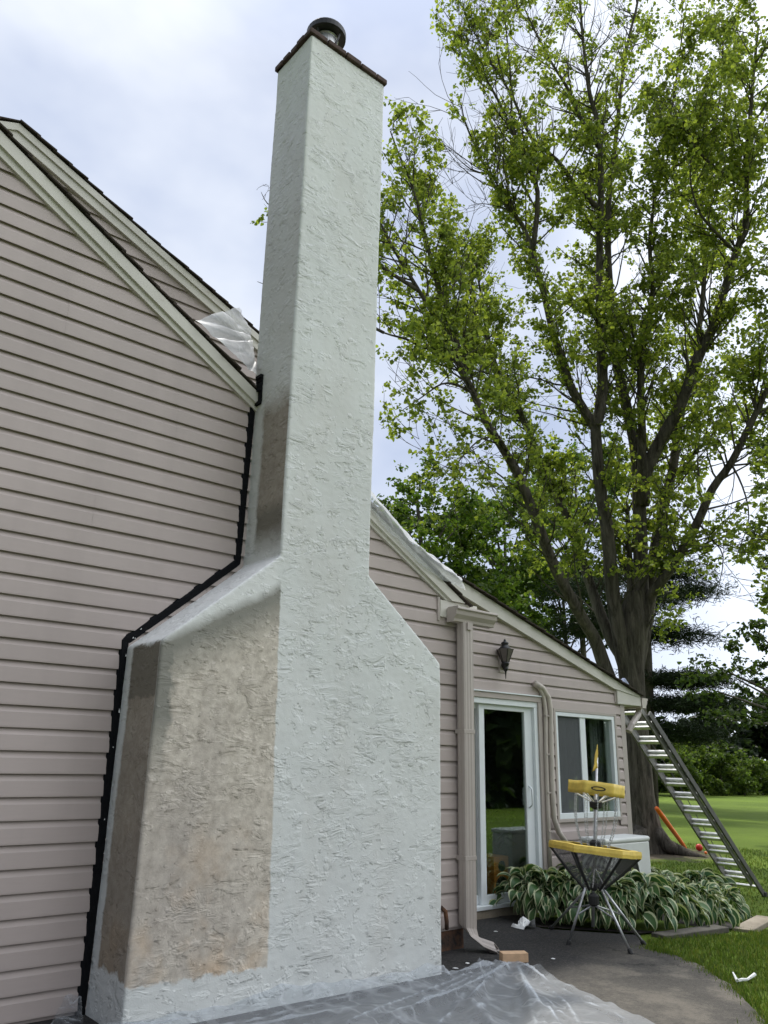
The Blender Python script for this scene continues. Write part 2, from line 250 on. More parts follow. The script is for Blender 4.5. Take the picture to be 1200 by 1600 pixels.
# stucco: painted white with a strip still bare cement colour, one surface
def mk_stucco():
    t = NT('skip trowel stucco'); X, Y, Z = t.xyz()
    n1 = t.noise(6.0, 4.5, 0.55, scale=(0.62, 0.8, 1.6), dist=1.0); n2 = t.noise(12, 2.0, 0.5, scale=(0.6, 0.8, 1.8), dist=1.0, loc=(4, 2, 7)); n3 = t.noise(5, 3, 0.6, loc=(9, 1, 2)); n4 = t.noise(9, 3, 0.6, loc=(1, 8, 2)); fine = t.noise(120, 3, 0.6)
    e1 = t.math('POWER', t.math('FRACT', t.math('MULTIPLY', n1, 4.0)), 2.2); e2 = t.math('POWER', t.math('FRACT', t.math('MULTIPLY', n2, 4.0)), 2.0)
    h = t.math('ADD', t.math('MULTIPLY', t.math('MULTIPLY', e1, t.rng(n4, 0.48, 0.58)), 1.0), t.math('MULTIPLY', e2, t.rng(n3, 0.50, 0.62, 0.0, 0.4)))
    nb = t.bump(h, 1.0, 0.0062); nb = t.bump(fine, 0.3, 0.003, nb)
    # bare cement: front strip and the side faces
    ed = t.noise(6, 5, 0.7); w = t.rng(ed, 0.3, 0.7, -0.035, 0.035)
    xw = t.math('ADD', X, w); zw = t.math('ADD', Z, w)
    def band(v, a, b, s=0.012):
        return t.math('MULTIPLY', t.rng(v, a - s, a + s), t.rng(v, b - s, b + s, 1.0, 0.0))
    ytop = t.math('ADD', t.math('MULTIPLY', t.math('SUBTRACT', xw, 2.10), 0.56), 2.065)      # under the left shoulder
    # right limit of the strip leans a little
    right = t.math('ADD', t.math('MULTIPLY', Z, -0.030), 2.985)
    f_front = t.math('MULTIPLY', t.math('MULTIPLY', t.rng(t.math('SUBTRACT', t.math('ADD', X, t.math('MULTIPLY', w, 0.3)), right), -0.006, 0.006, 1, 0), t.rng(t.math('SUBTRACT', zw, ytop), -0.06, 0.02, 1, 0)), t.rng(zw, 0.185, 0.205))
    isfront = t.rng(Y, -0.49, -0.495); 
    f_side = t.math('MULTIPLY', t.math('MULTIPLY', band(t.math('ADD', Y, t.math('MULTIPLY', w, 0.5)), -0.60, -0.115), band(zw, 0.23, 2.03)), t.rng(X, 2.14, 2.12))
    f_sh = t.math('MULTIPLY', t.math('MULTIPLY', band(t.math('ADD', Y, t.math('MULTIPLY', w, 0.6)), -0.60, -0.15, 0.02), band(zw, 2.86, 3.95, 0.10)), t.math('MULTIPLY', t.rng(X, 2.97, 2.94), t.rng(X, 2.80, 2.83)))
    f = t.math('MAXIMUM', t.math('MULTIPLY', f_front, isfront), t.math('MULTIPLY', t.math('MAXIMUM', f_side, f_sh), t.math('SUBTRACT', 1.0, isfront)))
    c1 = t.noise(1.3, 6, 0.65, scale=(1, 1, 0.5)); c2 = t.noise(16, 6, 0.72); c3 = t.noise(2.6, 5, 0.6, loc=(5, 5, 5))
    tan = t.mix(t.rng(c2, 0.3, 0.7), srgb(170, 161, 148), srgb(222, 214, 200)); tan = t.mix(t.rng(c1, 0.42, 0.66, 0, 0.45), tan, srgb(150, 142, 138))
    lowmask = t.math('MULTIPLY', t.rng(c3, 0.5, 0.70, 0, 0.34), t.rng(Z, 1.25, 0.35)); tan = t.mix(lowmask, tan, srgb(212, 172, 122))
    spots = t.rng(c2, 0.62, 0.72, 0, 0.4); tan = t.mix(spots, tan, srgb(110, 100, 92))
    grey = srgb(128, 128, 120)
    # damp grey primer brushed round the edge of the strip
    g1 = t.math('MULTIPLY', t.rng(t.math('SUBTRACT', zw, ytop), -0.36, -0.10), isfront)
    g2 = t.math('MULTIPLY', t.rng(zw, 1.70, 1.72), t.math('SUBTRACT', 1.0, isfront)); g2 = t.math('MULTIPLY', g2, t.rng(Z, 2.75, 2.7))
    g3 = t.math('MULTIPLY', t.math('SUBTRACT', 1.0, isfront), t.math('MULTIPLY', t.rng(zw, 3.15, 3.05), t.rng(Z, 2.7, 2.75)))
    g4 = t.math('MULTIPLY', t.rng(t.math('ADD', X, w), 2.21, 2.17), t.math('MULTIPLY', isfront, t.rng(Z, 1.2, 1.6)))
    g = t.math('MAXIMUM', t.math('MAXIMUM', g1, g2), t.math('MAXIMUM', g3, g4), True)
    tan = t.mix(t.math('MULTIPLY', g, 0.92), tan, grey)
    tan = t.mix(t.math('MULTIPLY', t.math('SUBTRACT', 1.0, isfront), 0.55), tan, srgb(112, 103, 88))  # shade of the side faces painted into the tan, with weathering
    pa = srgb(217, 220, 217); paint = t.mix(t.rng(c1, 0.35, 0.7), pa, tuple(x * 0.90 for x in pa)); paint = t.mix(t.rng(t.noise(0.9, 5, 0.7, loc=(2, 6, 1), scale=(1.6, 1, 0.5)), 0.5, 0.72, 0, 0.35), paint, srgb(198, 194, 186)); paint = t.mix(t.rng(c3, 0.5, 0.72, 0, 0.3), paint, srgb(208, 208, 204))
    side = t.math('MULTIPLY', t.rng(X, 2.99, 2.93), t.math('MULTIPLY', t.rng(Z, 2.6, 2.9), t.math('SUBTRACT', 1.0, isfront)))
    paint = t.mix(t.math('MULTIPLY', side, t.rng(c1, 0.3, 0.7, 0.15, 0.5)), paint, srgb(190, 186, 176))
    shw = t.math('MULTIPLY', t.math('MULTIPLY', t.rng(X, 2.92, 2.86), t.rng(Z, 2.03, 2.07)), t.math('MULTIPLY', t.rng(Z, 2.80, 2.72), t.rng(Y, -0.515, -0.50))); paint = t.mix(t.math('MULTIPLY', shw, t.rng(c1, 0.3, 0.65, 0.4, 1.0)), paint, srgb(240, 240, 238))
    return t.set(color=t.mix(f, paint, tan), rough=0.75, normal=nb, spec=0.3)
M['stucco'] = mk_stucco()

# ------------------------------------------------------------------ mesh helpers
ORI = {}
def tag(o, label=None, cat=None, group=None, kind=None):
    if label: o['label'] = label
    if cat: o['category'] = cat
    if group: o['group'] = group
    if kind: o['kind'] = kind
    return o
def thing(name, loc, label, cat, group=None):
    o = bpy.data.objects.new(name, None); COL.objects.link(o); o.location = loc; o.empty_display_size = 0.2; ORI[o.name] = Vector(loc); return tag(o, label, cat, group)
class MB:
    def __init__(s): s.v = []; s.f = []; s.c = None
    def add(s, vs, fs):
        b = len(s.v); s.v += [tuple(v) for v in vs]; s.f += [tuple(i + b for i in f) for f in fs]; return s
    def box(s, x0, x1, y0, y1, z0, z1):
        return s.add([(x0, y0, z0), (x1, y0, z0), (x1, y1, z0), (x0, y1, z0), (x0, y0, z1), (x1, y0, z1), (x1, y1, z1), (x0, y1, z1)],
                     [(3, 2, 1, 0), (4, 5, 6, 7), (0, 1, 5, 4), (1, 2, 6, 5), (2, 3, 7, 6), (3, 0, 4, 7)])
    def prism(s, poly, off):
        n = len(poly); off = Vector(off); P = [Vector(p) for p in poly]; nrm = Vector((0, 0, 0))
        for i in range(n): nrm += P[i].cross(P[(i + 1) % n])
        if nrm.dot(off) > 0: P.reverse()
        return s.add(P + [p + off for p in P], [tuple(range(n)), tuple(range(2 * n - 1, n - 1, -1))] + [(i, i + n, (i + 1) % n + n, (i + 1) % n) for i in range(n)])
    def bar(s, p, q, w, h, up=(0, 0, 1)):
        p = Vector(p); q = Vector(q); d = (q - p).normalized(); sd = d.cross(Vector(up)).normalized(); u = sd.cross(d).normalized(); a = sd * w / 2; b = u * h / 2
        return s.prism([p - a - b, p + a - b, p + a + b, p - a + b], q - p)
    def tube(s, pts, rad, n=10, cap=True):
        P = [Vector(p) for p in pts]; k = len(P); rad = [rad] * k if isinstance(rad, (int, float)) else rad
        b = len(s.v); ref = None
        for i, p in enumerate(P):
            d = (P[min(i + 1, k - 1)] - P[max(i - 1, 0)]).normalized()
            if ref is None: ref = d.orthogonal().normalized()
            a = (ref - d * ref.dot(d)); a = a.normalized() if a.length > 1e-6 else d.orthogonal().normalized(); ref = a; c = d.cross(a)
            for j in range(n):
                t = 2 * math.pi * j / n; s.v.append(tuple(p + (a * math.cos(t) + c * math.sin(t)) * rad[i]))
        for i in range(k - 1):
            for j in range(n): s.f.append((b + i * n + j, b + i * n + (j + 1) % n, b + (i + 1) * n + (j + 1) % n, b + (i + 1) * n + j))
        if cap: s.f.append(tuple(b + j for j in range(n - 1, -1, -1))); s.f.append(tuple(b + (k - 1) * n + j for j in range(n)))
        return s
    def lathe(s, prof, c=(0, 0, 0), n=20, axis=(0, 0, 1)):
        A = Vector(axis).normalized(); q = A.to_track_quat('Z', 'Y'); c = Vector(c); b = len(s.v); k = len(prof)
        for r, z in prof:
            for j in range(n):
                t = 2 * math.pi * j / n; s.v.append(tuple(c + q @ Vector((r * math.cos(t), r * math.sin(t), z))))
        for i in range(k - 1):
            for j in range(n): s.f.append((b + i * n + j, b + i * n + (j + 1) % n, b + (i + 1) * n + (j + 1) % n, b + (i + 1) * n + j))
        s.f.append(tuple(b + j for j in range(n - 1, -1, -1))); s.f.append(tuple(b + (k - 1) * n + j for j in range(n))); return s
    def grid(s, P):
        r = len(P); c = len(P[0]); b = len(s.v)
        for row in P: s.v += [tuple(p) for p in row]
        for i in range(r - 1):
            for j in range(c - 1): s.f.append((b + i * c + j, b + i * c + j + 1, b + (i + 1) * c + j + 1, b + (i + 1) * c + j))
        return s
    def build(s, name, mat, parent=None, loc=None, smooth=False, bevel=0.0, solid=0.0, label=None, cat=None, group=None, kind=None, bisect=None, weld=False):
        o_ = ORI[parent.name] if parent else Vector(loc if loc is not None else (0, 0, 0))
        me = bpy.data.meshes.new(name)
        me.from_pydata([(v[0] - o_.x, v[1] - o_.y, v[2] - o_.z) for v in s.v], [], s.f)
        if bisect or weld:
            bm = bmesh.new(); bm.from_mesh(me)
            if weld: bmesh.ops.remove_doubles(bm, verts=bm.verts, dist=1e-5)
            for (p, n) in (bisect or []):
                bmesh.ops.bisect_plane(bm, geom=bm.verts[:] + bm.edges[:] + bm.faces[:], plane_co=Vector(p) - o_, plane_no=n, clear_outer=True)
            bm.to_mesh(me); bm.free()
        me.materials.append(mat); me.update()
        if smooth: me.polygons.foreach_set('use_smooth', [True] * len(me.polygons))
        o = bpy.data.objects.new(name, me); COL.objects.link(o); ORI[o.name] = o_
        if parent: o.parent = parent
        else: o.location = o_
        if bevel:
            md = o.modifiers.new('bevel', 'BEVEL'); md.width = bevel; md.segments = 2; md.limit_method = 'ANGLE'; md.angle_limit = R(40)
        if solid:
            md = o.modifiers.new('solid', 'SOLIDIFY'); md.thickness = solid; md.offset = 0
        return tag(o, label, cat, group, kind)

def np_mesh(name, V, nper, F, cols, mat, parent=None, loc=(0, 0, 0), smooth=False):
    """V: (n*nper,3) leaf vertices, F: faces of one leaf (tuples of equal length), cols: (n*nper,4)"""
    o_ = ORI[parent.name] if parent else Vector(loc)
    V = V - np.array(o_)[None, :]; n = len(V) // nper; fl = len(F[0]); F = np.array(F)
    idx = (F[None, :, :] + (np.arange(n) * nper)[:, None, None]).reshape(-1)
    me = bpy.data.meshes.new(name); me.vertices.add(len(V)); me.vertices.foreach_set('co', V.astype(np.float32).ravel())
    nf = n * len(F); me.loops.add(len(idx)); me.loops.foreach_set('vertex_index', idx.astype(np.int32))
    me.polygons.add(nf); me.polygons.foreach_set('loop_start', (np.arange(nf) * fl).astype(np.int32)); me.polygons.foreach_set('loop_total', np.full(nf, fl, np.int32))
    me.update(calc_edges=True)
    a = me.color_attributes.new('Col', 'FLOAT_COLOR', 'POINT'); a.data.foreach_set('color', cols.astype(np.float32).ravel())
    me.materials.append(mat)
    if smooth: me.polygons.foreach_set('use_smooth', [True] * nf)
    o = bpy.data.objects.new(name, me); COL.objects.link(o); ORI[o.name] = o_
    if parent: o.parent = parent
    else: o.location = o_
    return o

def leaves(C, size, pal, droop=0.3, wid=0.62, elong=1.0, shade=0.25, up=0.5):
    """kite leaves folded along the midrib at centres C; pal: list of linear colours"""
    n = len(C); C = np.asarray(C, float)
    d = nrg.normal(size=(n, 3)); d[:, 2] = d[:, 2] * 0.6 - droop; d /= np.linalg.norm(d, axis=1)[:, None]
    nn = nrg.normal(size=(n, 3)); nn[:, 2] += up * 2; s = np.cross(d, nn); s /= (np.linalg.norm(s, axis=1)[:, None] + 1e-9); h = np.cross(s, d)
    z = size * nrg.uniform(0.5, 1.45, (n, 1)); Lh = z * elong; w = z * wid * 0.5
    V = np.empty((n, 6, 3)); V[:, 0] = C; V[:, 1] = C + d * Lh * 0.35 + s * w + h * w * 0.35; V[:, 2] = C + d * Lh * 0.72 + s * w * 0.75 + h * w * 0.2
    V[:, 3] = C + d * Lh - h * Lh * 0.12; V[:, 4] = C + d * Lh * 0.72 - s * w * 0.75 + h * w * 0.2; V[:, 5] = C + d * Lh * 0.35 - s * w + h * w * 0.35
    pal = np.array(pal); k = nrg.integers(0, len(pal), n); c = pal[k] * nrg.uniform(1 - shade, 1 + shade, (n, 1)); col = np.ones((n, 6, 4)); col[:, :, :3] = c[:, None, :]
    return V.reshape(-1, 3), col.reshape(-1, 4)
LF = [(0, 1, 2, 3), (0, 3, 4, 5)]

# ================================================================== GROUND
def ground_sheet():
    mb = MB(); xs = [-400, -60, -20, -8] + [2 + i * 0.5 for i in range(0, 21)] + [14, 20, 40, 100, 400]; ys = [-400, -60, -20, -8, -3, 0, 3, 8, 20, 60, 120, 400]
    mb.grid([[(x, y, gz(x) - 0.012 if True else 0) for x in xs] for y in ys]); return mb.build('lawn', M['lawn'], kind='structure')
ground_sheet()
edge = [gp(1010, 1481), gp(1050, 1492), gp(1100, 1511), gp(1150, 1548), gp(1190, 1590), gp(1240, 1650)]
def patio():
    pts = [Vector((-9, 1.0, 0)), Vector((5.3, 1.0, 0)), Vector((5.9, 0.83, 0)), Vector((6.55, 0.80, 0)), gp(850, 1452), gp(1000, 1462)]
    e = []
    for i in range(len(edge) - 1):
        for k in range(9):
            p = edge[i].lerp(edge[i + 1], k / 9); e.append(p + Vector((rng.uniform(-.016, .016), 0.03 * noise.noise(Vector((p.x * 4, p.y * 4, 2))) + rng.uniform(-.015, .015), 0)))
    pts += e + [edge[-1], Vector((3.6, -4.6, 0)), Vector((2.5, -9, 0)), Vector((-9, -9, 0))]
    bm = bmesh.new(); vs = [bm.verts.new((p.x, p.y, 0)) for p in pts]; f = bm.faces.new(vs); 
    if f.normal.z < 0: f.normal_flip()
    bmesh.ops.triangulate(bm, faces=bm.faces[:])
    for x in [2 + i * 0.6 for i in range(0, 9)]: bmesh.ops.bisect_plane(bm, geom=bm.verts[:] + bm.edges[:] + bm.faces[:], plane_co=(x, 0, 0), plane_no=(1, 0, 0))
    for v in bm.verts: v.co.z = gz(v.co.x) + 0.004
    me = bpy.data.meshes.new('patio'); bm.to_mesh(me); bm.free(); me.materials.append(M['asphalt']); o = bpy.data.objects.new('patio', me); COL.objects.link(o); tag(o, kind='structure')
patio()
def bed():
    pts = [Vector((6.5, 0.82, 0)), gp(845, 1450), gp(1000, 1460), gp(1160, 1452), Vector((9.6, 0.2, 0)), Vector((8.7, 0.82, 0))]
    mb = MB(); mb.add([(p.x, p.y, gz(p.x) + 0.010) for p in pts], [tuple(range(len(pts)))]); o = mb.build('garden_bed', M['soil'], kind='structure')
    if o.data.polygons[0].normal.z < 0: o.data.flip_normals()
bed()

# ================================================================== HOUSE
house = thing('house', (2.0, 0.0, -0.03), 'house with taupe lap siding, a tall gable and a low wing with sliding door', 'house')
ROW = 0.127
def siding(x0, x1, z0, nrows, y, parent, name='siding', bis=None, skip=None):
    mb = MB()
    for r in range(nrows):
        zb = z0 + r * ROW
        # Dutch-lap profile: butt lip, flat face, cove sloping back under the next butt
        prof = [(y + 0.003, zb + 0.020), (y - 0.0185, zb + 0.020), (y - 0.0187, zb - 0.001), (y - 0.0205, zb - 0.001), (y - 0.0210, zb + 0.008), (y - 0.0165, zb + 0.086), (y - 0.004, zb + 0.110), (y + 0.002, zb + ROW), (y + 0.003, zb + ROW + 0.021)]
        spans = [(x0, x1)]
        if skip:
            for (a, b, c, d) in skip:
                if zb + ROW > c and zb < d:
                    ns = []
                    for (p, q) in spans:
                        if b <= p or a >= q: ns.append((p, q)); continue
                        if a > p: ns.append((p, a))
                        if b < q: ns.append((b, q))
                    spans = ns
        for (p, q) in spans:
            # panels about 3.6 m long, overlapping by one sheet thickness at staggered joints
            cuts = [p]; x = p + ((r // 2) * 1.37 + 0.9) % 3.6
            while x < q - 0.3:
                if x > p + 0.3: cuts.append(x)
                x += 3.6
            cuts.append(q)
            for k in range(len(cuts) - 1):
                o_ = 0.0016 * (k % 2); wv = 0.0012 * noise.noise(Vector((r * 1.7, k * 2.3, y)))
                mb.grid([[(cuts[k] - 0.01 * (k > 0), yy - o_ + wv, zz), (cuts[k + 1], yy - o_, zz)] for yy, zz in prof])
    return mb.build(name, M['siding'], parent, bisect=bis)
# measured lines of the front gable
lo0, lo1 = at(0, 246, -0.04), at(390, 637, -0.04); md0, md1 = at(0, 218, -0.06), at(300, 535, -0.06); tp0, tp1 = at(0, 189, -0.10), at(300, 494, -0.10)
SL = -0.585
def line(p, x): return p.z + SL * (x - p.x)
AX = -1.0
zlo = lambda x: line((lo0 + lo1) / 2, x); zmd = lambda x: line((md0 + md1) / 2, x); ztp = lambda x: line((tp0 + tp1) / 2, x)
wall_clip = [((0, 0, zlo(0) + 0.03), (-SL, 0, 1)), ((AX, 0, zlo(AX) + 0.03), (SL, 0, 1))]
main = siding(-7.0, 5.15, -0.001, 58, 0.0, house, 'gable_siding', wall_clip, skip=[(4.2, 5.3, -1, 0.125)])
mb = MB(); mb.prism([(-7, 0.004, -0.3), (4.0, 0.004, -0.3), (4.0, 0.004, 0.10), (5.19, 0.004, 0.10), (5.19, 0.004, zlo(5.19)), (AX, 0.004, zlo(AX)), (-7, 0.004, zlo(AX) + SL * (AX + 7) )], (0, 0.9, 0)); mb.build('gable_wall', M['siding'], house)
mb = MB(); mb.box(5.150, 5.192, -0.022, 0.02, 0.12, 2.62); mb.build('corner_trim', M['trim'], house, bevel=0.004)
mb = MB(); mb.box(4.0, 5.19, 0.008, 0.3, -0.25, 0.0985); mb.build('foundation', M['rust'], house)
# rake boards of the front gable
EX = 5.34
xl = at(697, 938, -0.04).x; zc = at(697, 938, -0.04).z; xr = at(750, 949, -0.04).x
def rake(parent, y0, y1, fa, fb, xend, name, mat, x0=AX, cut=None):
    mb = MB(); poly = [(x0, y0, fa(x0)), (xend, y0, fa(xend)), (xend, y0, fb(xend)), (x0, y0, fb(x0))]
    mb.prism(poly, (0, y1 - y0, 0)); 
    return mb.build(name, mat, parent, bisect=cut, bevel=0.0)
mb = MB(); x9 = xr + 0.02
xm = AX + (zmd(AX) - zc) / 0.585
mb.prism([(AX, -0.040, zlo(AX)), (xl, -0.040, zc), (xm, -0.040, zc), (AX, -0.040, zmd(AX))], (0, 0.05, 0)); mb.build('rake_board', M['cream'], house)
xt = AX + (ztp(AX) - 0.03 - zc) / 0.585
mb = MB(); mb.prism([(AX, -0.062, zmd(AX)), (xm, -0.062, zc), (xt, -0.062, zc), (AX, -0.062, ztp(AX) - 0.03)], (0, 0.08, 0)); mb.build('rake_fascia', M['cream'], house)
def mir(x): return 2 * AX - x
mb = MB(); mb.prism([(AX, -0.05, zlo(AX)), (-7.3, -0.05, zlo(mir(-7.3))), (-7.3, -0.05, ztp(mir(-7.3)) - 0.03), (AX, -0.05, ztp(AX) - 0.03)], (0, 0.05, 0)); mb.build('rake_board', M['cream'], house)
# roof slabs with ragged shingle edges
def roof_slab(name, pts, thick, parent):
    mb = MB(); n = (Vector(pts[1]) - Vector(pts[0])).cross(Vector(pts[3]) - Vector(pts[0])).normalized()
    if n.z < 0: n = -n
    mb.prism(pts, n * thick); return mb.build(name, M['shingle'], parent)
def shingles(name, x0, x1, zf, y0, y1, parent, step=0.14):
    """courses running along Y on a slope in X, each course a thin lapped strip"""
    mb = MB(); n = max(1, int(abs(x1 - x0) / step)); sg = 1 if x1 > x0 else -1
    for i in range(n):
        a = x0 + sg * i * abs(x1 - x0) / n; b = x0 + sg * (i + 1) * abs(x1 - x0) / n + sg * 0.03
        j = rng.uniform(-0.012, 0.012)
        P = [(a, y0 + j, zf(a) - 0.004), (b, y0 + j, zf(b) + 0.010), (b, y1, zf(b) + 0.010), (a, y1, zf(a) - 0.004)]
        mb.prism(P, (0, 0, -0.014))
    return mb.build(name, M['shingle'], parent)
shingles('roof', AX, xt + 0.05, ztp, -0.078, 0.84, house)
shingles('roof', AX, -7.4, lambda x: ztp(mir(x)), -0.10, 1.1, house)
# box return under the eave + gutter + downspout
r0 = at(686, 936, -0.02); r1 = at(720, 972, -0.02)
mb = MB(); mb.box(r0.x, 5.36, -0.040, 0.3, r1.z + 0.015, zc - 0.002); mb.build('eave_return', M['cream'], house, bevel=0.004)
mb = MB(); mb.box(r0.x - 0.025, r0.x, -0.034, 0.0, r1.z - 0.02, zc + 0.02); mb.build('corner_trim', M['trim'], house)
g0 = at(713, 947, -0.16); g1 = at(776, 959, -0.16)
gut = MB(); prof = [(0.0, 0.0), (0.0, 0.115), (-0.018, 0.125), (-0.130, 0.125), (-0.135, 0.105), (-0.118, 0.095), (-0.112, 0.060), (-0.085, 0.025), (-0.080, 0.0)]
yb = -0.045; gz0 = g0.z - 0.125
gut.prism([(g0.x, yb + a, gz0 + b) for a, b in prof], (g1.x - g0.x, 0, 0)); gt = gut.build('gutter', M['trim'], house, bevel=0.004)
mb = MB(); mb.prism([(g0.x - 0.004, yb + a * 1.05, gz0 - 0.004 + b * 1.06) for a, b in prof], (0.012, 0, 0)); mb.build('end_cap', M['trim'], gt)
mb = MB(); mb.box(g0.x + 0.16, g0.x + 0.21, yb - 0.10, yb - 0.02, gz0 - 0.06, gz0 + 0.002); mb.build('outlet', M['trim'], gt)
dsx0, dsx1 = at(725.5, 1200, -0.12).x, at(741, 1200, -0.12).x
def downspout():
    y0, y1 = -0.125, -0.045; mb = MB(); x0, x1 = dsx0, dsx1; n = 5
    # ribbed rectangular section swept down and kicked out at the foot
    sec = []
    for (a, b, k) in (((x0, y0), (x1, y0), 7), ((x1, y0), (x1, y1), 4), ((x1, y1), (x0, y1), 7), ((x0, y1), (x0, y0), 4)):
        for i in range(k):
            t = i / k; px = a[0] + (b[0] - a[0]) * t; py = a[1] + (b[1] - a[1]) * t; d = 0.004 if i % 2 else 0
            nx, ny = (b[1] - a[1]), -(b[0] - a[0]); ln = math.hypot(nx, ny); sec.append((px - nx / ln * d * -1, py - ny / ln * d * -1))
    cx, cy = (x0 + x1) / 2, (y0 + y1) / 2; rings = []
    path = [((cx, cy, gz0 + 0.01), 0), ((cx, cy, 0.20), 0), ((cx, cy, 0.13), 0.25), ((cx + 0.02, cy - 0.03, 0.07), 0.6), ((cx + 0.085, cy - 0.11, 0.0), 0.85), ((cx + 0.145, cy - 0.185, -0.03), 0.95)]
    for (c, tl) in path:
        q = Matrix.Rotation(tl * 1.15, 3, Vector((0.80, 0.6, 0)).normalized())
        rings.append([Vector(c) + q @ Vector((sx - cx, sy - cy, 0)) for sx, sy in sec])
    P = [r + [r[0]] for r in rings]; mb.grid(P); o = mb.build('downspout', M['trim'], house, solid=0.004, weld=True)
    for z in (0.62, 1.62):
        b2 = MB(); b2.box(x0 - 0.006, x1 + 0.006, y0 - 0.006, y1 + 0.03, z, z + 0.035); b2.build('strap', M['trim'], o, bevel=0.003)
downspout()
# taller gable behind
RY = 1.2; ap = at(32, 187, RY - 0.08); e2 = at(405, 517, RY - 0.08); RS = (e2.z - ap.z) / (e2.x - ap.x); l2 = at(130, 311, RY - 0.05); l3 = at(238, 402, RY - 0.05)
rtop = lambda x: ap.z + RS * abs(x - ap.x); rlow = lambda x: (l2.z + l3.z) / 2 + RS * (abs(x - ap.x) - abs((l2.x + l3.x) / 2 - ap.x))
RX = 4.3
siding(-4.0, RX, 2.5, 34, RY, house, 'rear_gable_siding', [((ap.x, 0, rlow(ap.x) + 0.02), (-RS, 0, 1)), ((ap.x, 0, rlow(ap.x) + 0.02), (RS, 0, 1))])
mb = MB(); mb.prism([(-4, RY + 0.004, -0.3), (RX, RY + 0.004, -0.3), (RX, RY + 0.004, rlow(RX)), (ap.x, RY + 0.004, rlow(ap.x)), (-4, RY + 0.004, rlow(-4))], (0, 8, 0)); mb.build('rear_gable_wall', M['siding'], house)
for sgn, xe in ((1, RX + 0.25), (-1, -4.2)):
    mb = MB(); a = lambda x: rlow(x); b = lambda x: rlow(x) + 0.55 * (rtop(x) - 0.03 - rlow(x))
    mb.prism([(ap.x, RY - 0.05, a(ap.x)), (xe, RY - 0.05, a(xe)), (xe, RY - 0.05, b(xe)), (ap.x, RY - 0.05, b(ap.x))], (0, 0.055, 0)); mb.build('rake_board', M['cream'], house)
    mb = MB(); c = lambda x: rtop(x) - 0.03
    mb.prism([(ap.x, RY - 0.068, b(ap.x)), (xe, RY - 0.068, b(xe)), (xe, RY - 0.068, c(xe)), (ap.x, RY - 0.068, c(ap.x))], (0, 0.075, 0)); mb.build('rake_fascia', M['cream'], house)
    shingles('rear_roof', ap.x, xe + 0.04 * sgn, rtop, RY - 0.084, RY + 8.3, house)
# low wing
EY = 0.84
u0, u1 = at(720, 901, EY - 0.09), at(1002, 1084, EY - 0.09); ES = (u1.z - u0.z) / (u1.x - u0.x); etop = lambda x: u0.z + ES * (x - u0.x)
w0, w1 = at(775, 962, EY - 0.06), at(960, 1076, EY - 0.06); es2 = (w1.z - w0.z) / (w1.x - w0.x); elow = lambda x: w0.z + es2 * (x - w0.x)
EX1 = 8.90
dTL, dBR = at(738, 1079, EY), at(858, 1362, EY); wTL, wBR = at(864, 1111, EY), at(967, 1279, EY)
DX0, DX1, DZ0, DZ1 = 5.36, at(843, 1090, EY).x, 0.03, 2.105; WX0, WX1, WZ0, WZ1 = 7.55, 8.70, 0.815, 1.965
siding(4.9, 8.84, 0.02 - ROW + 0.07, 28, EY, house, 'wing_siding', [((w0.x, 0, w0.z + 0.03), (-es2, 0, 1))], skip=[(DX0, DX1, DZ0 - 0.05, DZ1), (WX0, WX1, WZ0, WZ1)])
mb = MB(); B = EY + 0.004; T = EY + 0.14
for (x0, x1, z0, z1) in ((4.9, DX0, -0.3, 2.1), (DX1, WX0, -0.3, 2.1), (WX1, 8.86, -0.3, 2.1), (DX0, DX1, -0.3, DZ0 - 0.02), (WX0, WX1, -0.3, WZ0)):
    mb.box(x0, x1, B, T, z0, z1)
mb.prism([(4.9, B, 2.105), (8.86, B, 2.105), (8.86, B, elow(8.86)), (4.9, B, elow(4.9))], (0, 0.14, 0)); mb.build('wing_wall', M['siding'], house)
mb = MB(); mb.box(8.84, 8.935, EY - 0.020, EY + 0.09, -0.02, at(975, 1096, EY).z); mb.build('corner_trim', M['trim'], house, bevel=0.004)
mb = MB()
for (ya, yb2, za, zb2) in ((EY + 0.09, 1.0, -0.3, 2.2), (1.75, 6.8, -0.3, 2.2), (1.0, 1.75, -0.3, 0.85), (1.0, 1.75, 1.25, 2.2)): mb.box(8.86, 8.92, ya, yb2, za, zb2)
mb.build('wing_side_wall', M['siding'], house)
mb = MB(); mb.box(5.2, 8.9, EY - 0.012, EY + 0.1, -0.3, 0.015); mb.build('wing_foundation', M['concrete'], house)
xe = u1.x + 0.02
mb = MB(); zr = at(960, 1077, EY - 0.06).z; xq = at(960, 1077, EY - 0.06).x
mb.prism([(4.6, EY - 0.06, elow(4.6)), (xq, EY - 0.06, elow(xq)), (xe - 0.02, EY - 0.06, etop(xe) - 0.035), (xe - 0.03, EY - 0.06, etop(xe) - 0.012), (4.6, EY - 0.06, etop(4.6) - 0.02)], (0, 0.065, 0)); mb.build('wing_rake_board', M['cream'], house)
shingles('wing_roof', 4.35, xe + 0.03, etop, EY - 0.10, 6.9, house, 0.16)
rb0, rb1 = at(962, 1078, EY - 0.05), at(999, 1116, EY - 0.05)
mb = MB(); mb.box(rb0.x + 0.03, 9.27, EY - 0.05, EY + 0.3, at(985, 1102, EY - 0.05).z, zr - 0.004); er = mb.build('wing_eave_return', M['cream'], house, bevel=0.005)
mb = MB(); mb.box(rb0.x, rb0.x + 0.03, EY - 0.03, EY, at(962, 1098, EY).z, etop(9.25) + 0.02); mb.build('corner_trim', M['trim'], house)
gx = 9.28; mb = MB(); gzz = etop(9.3) - 0.15
mb.prism([(gx - a, EY - 0.06, gzz + b) for a, b in prof], (0, 6.0, 0)); g2 = mb.build('wing_gutter', M['conduit'], house)
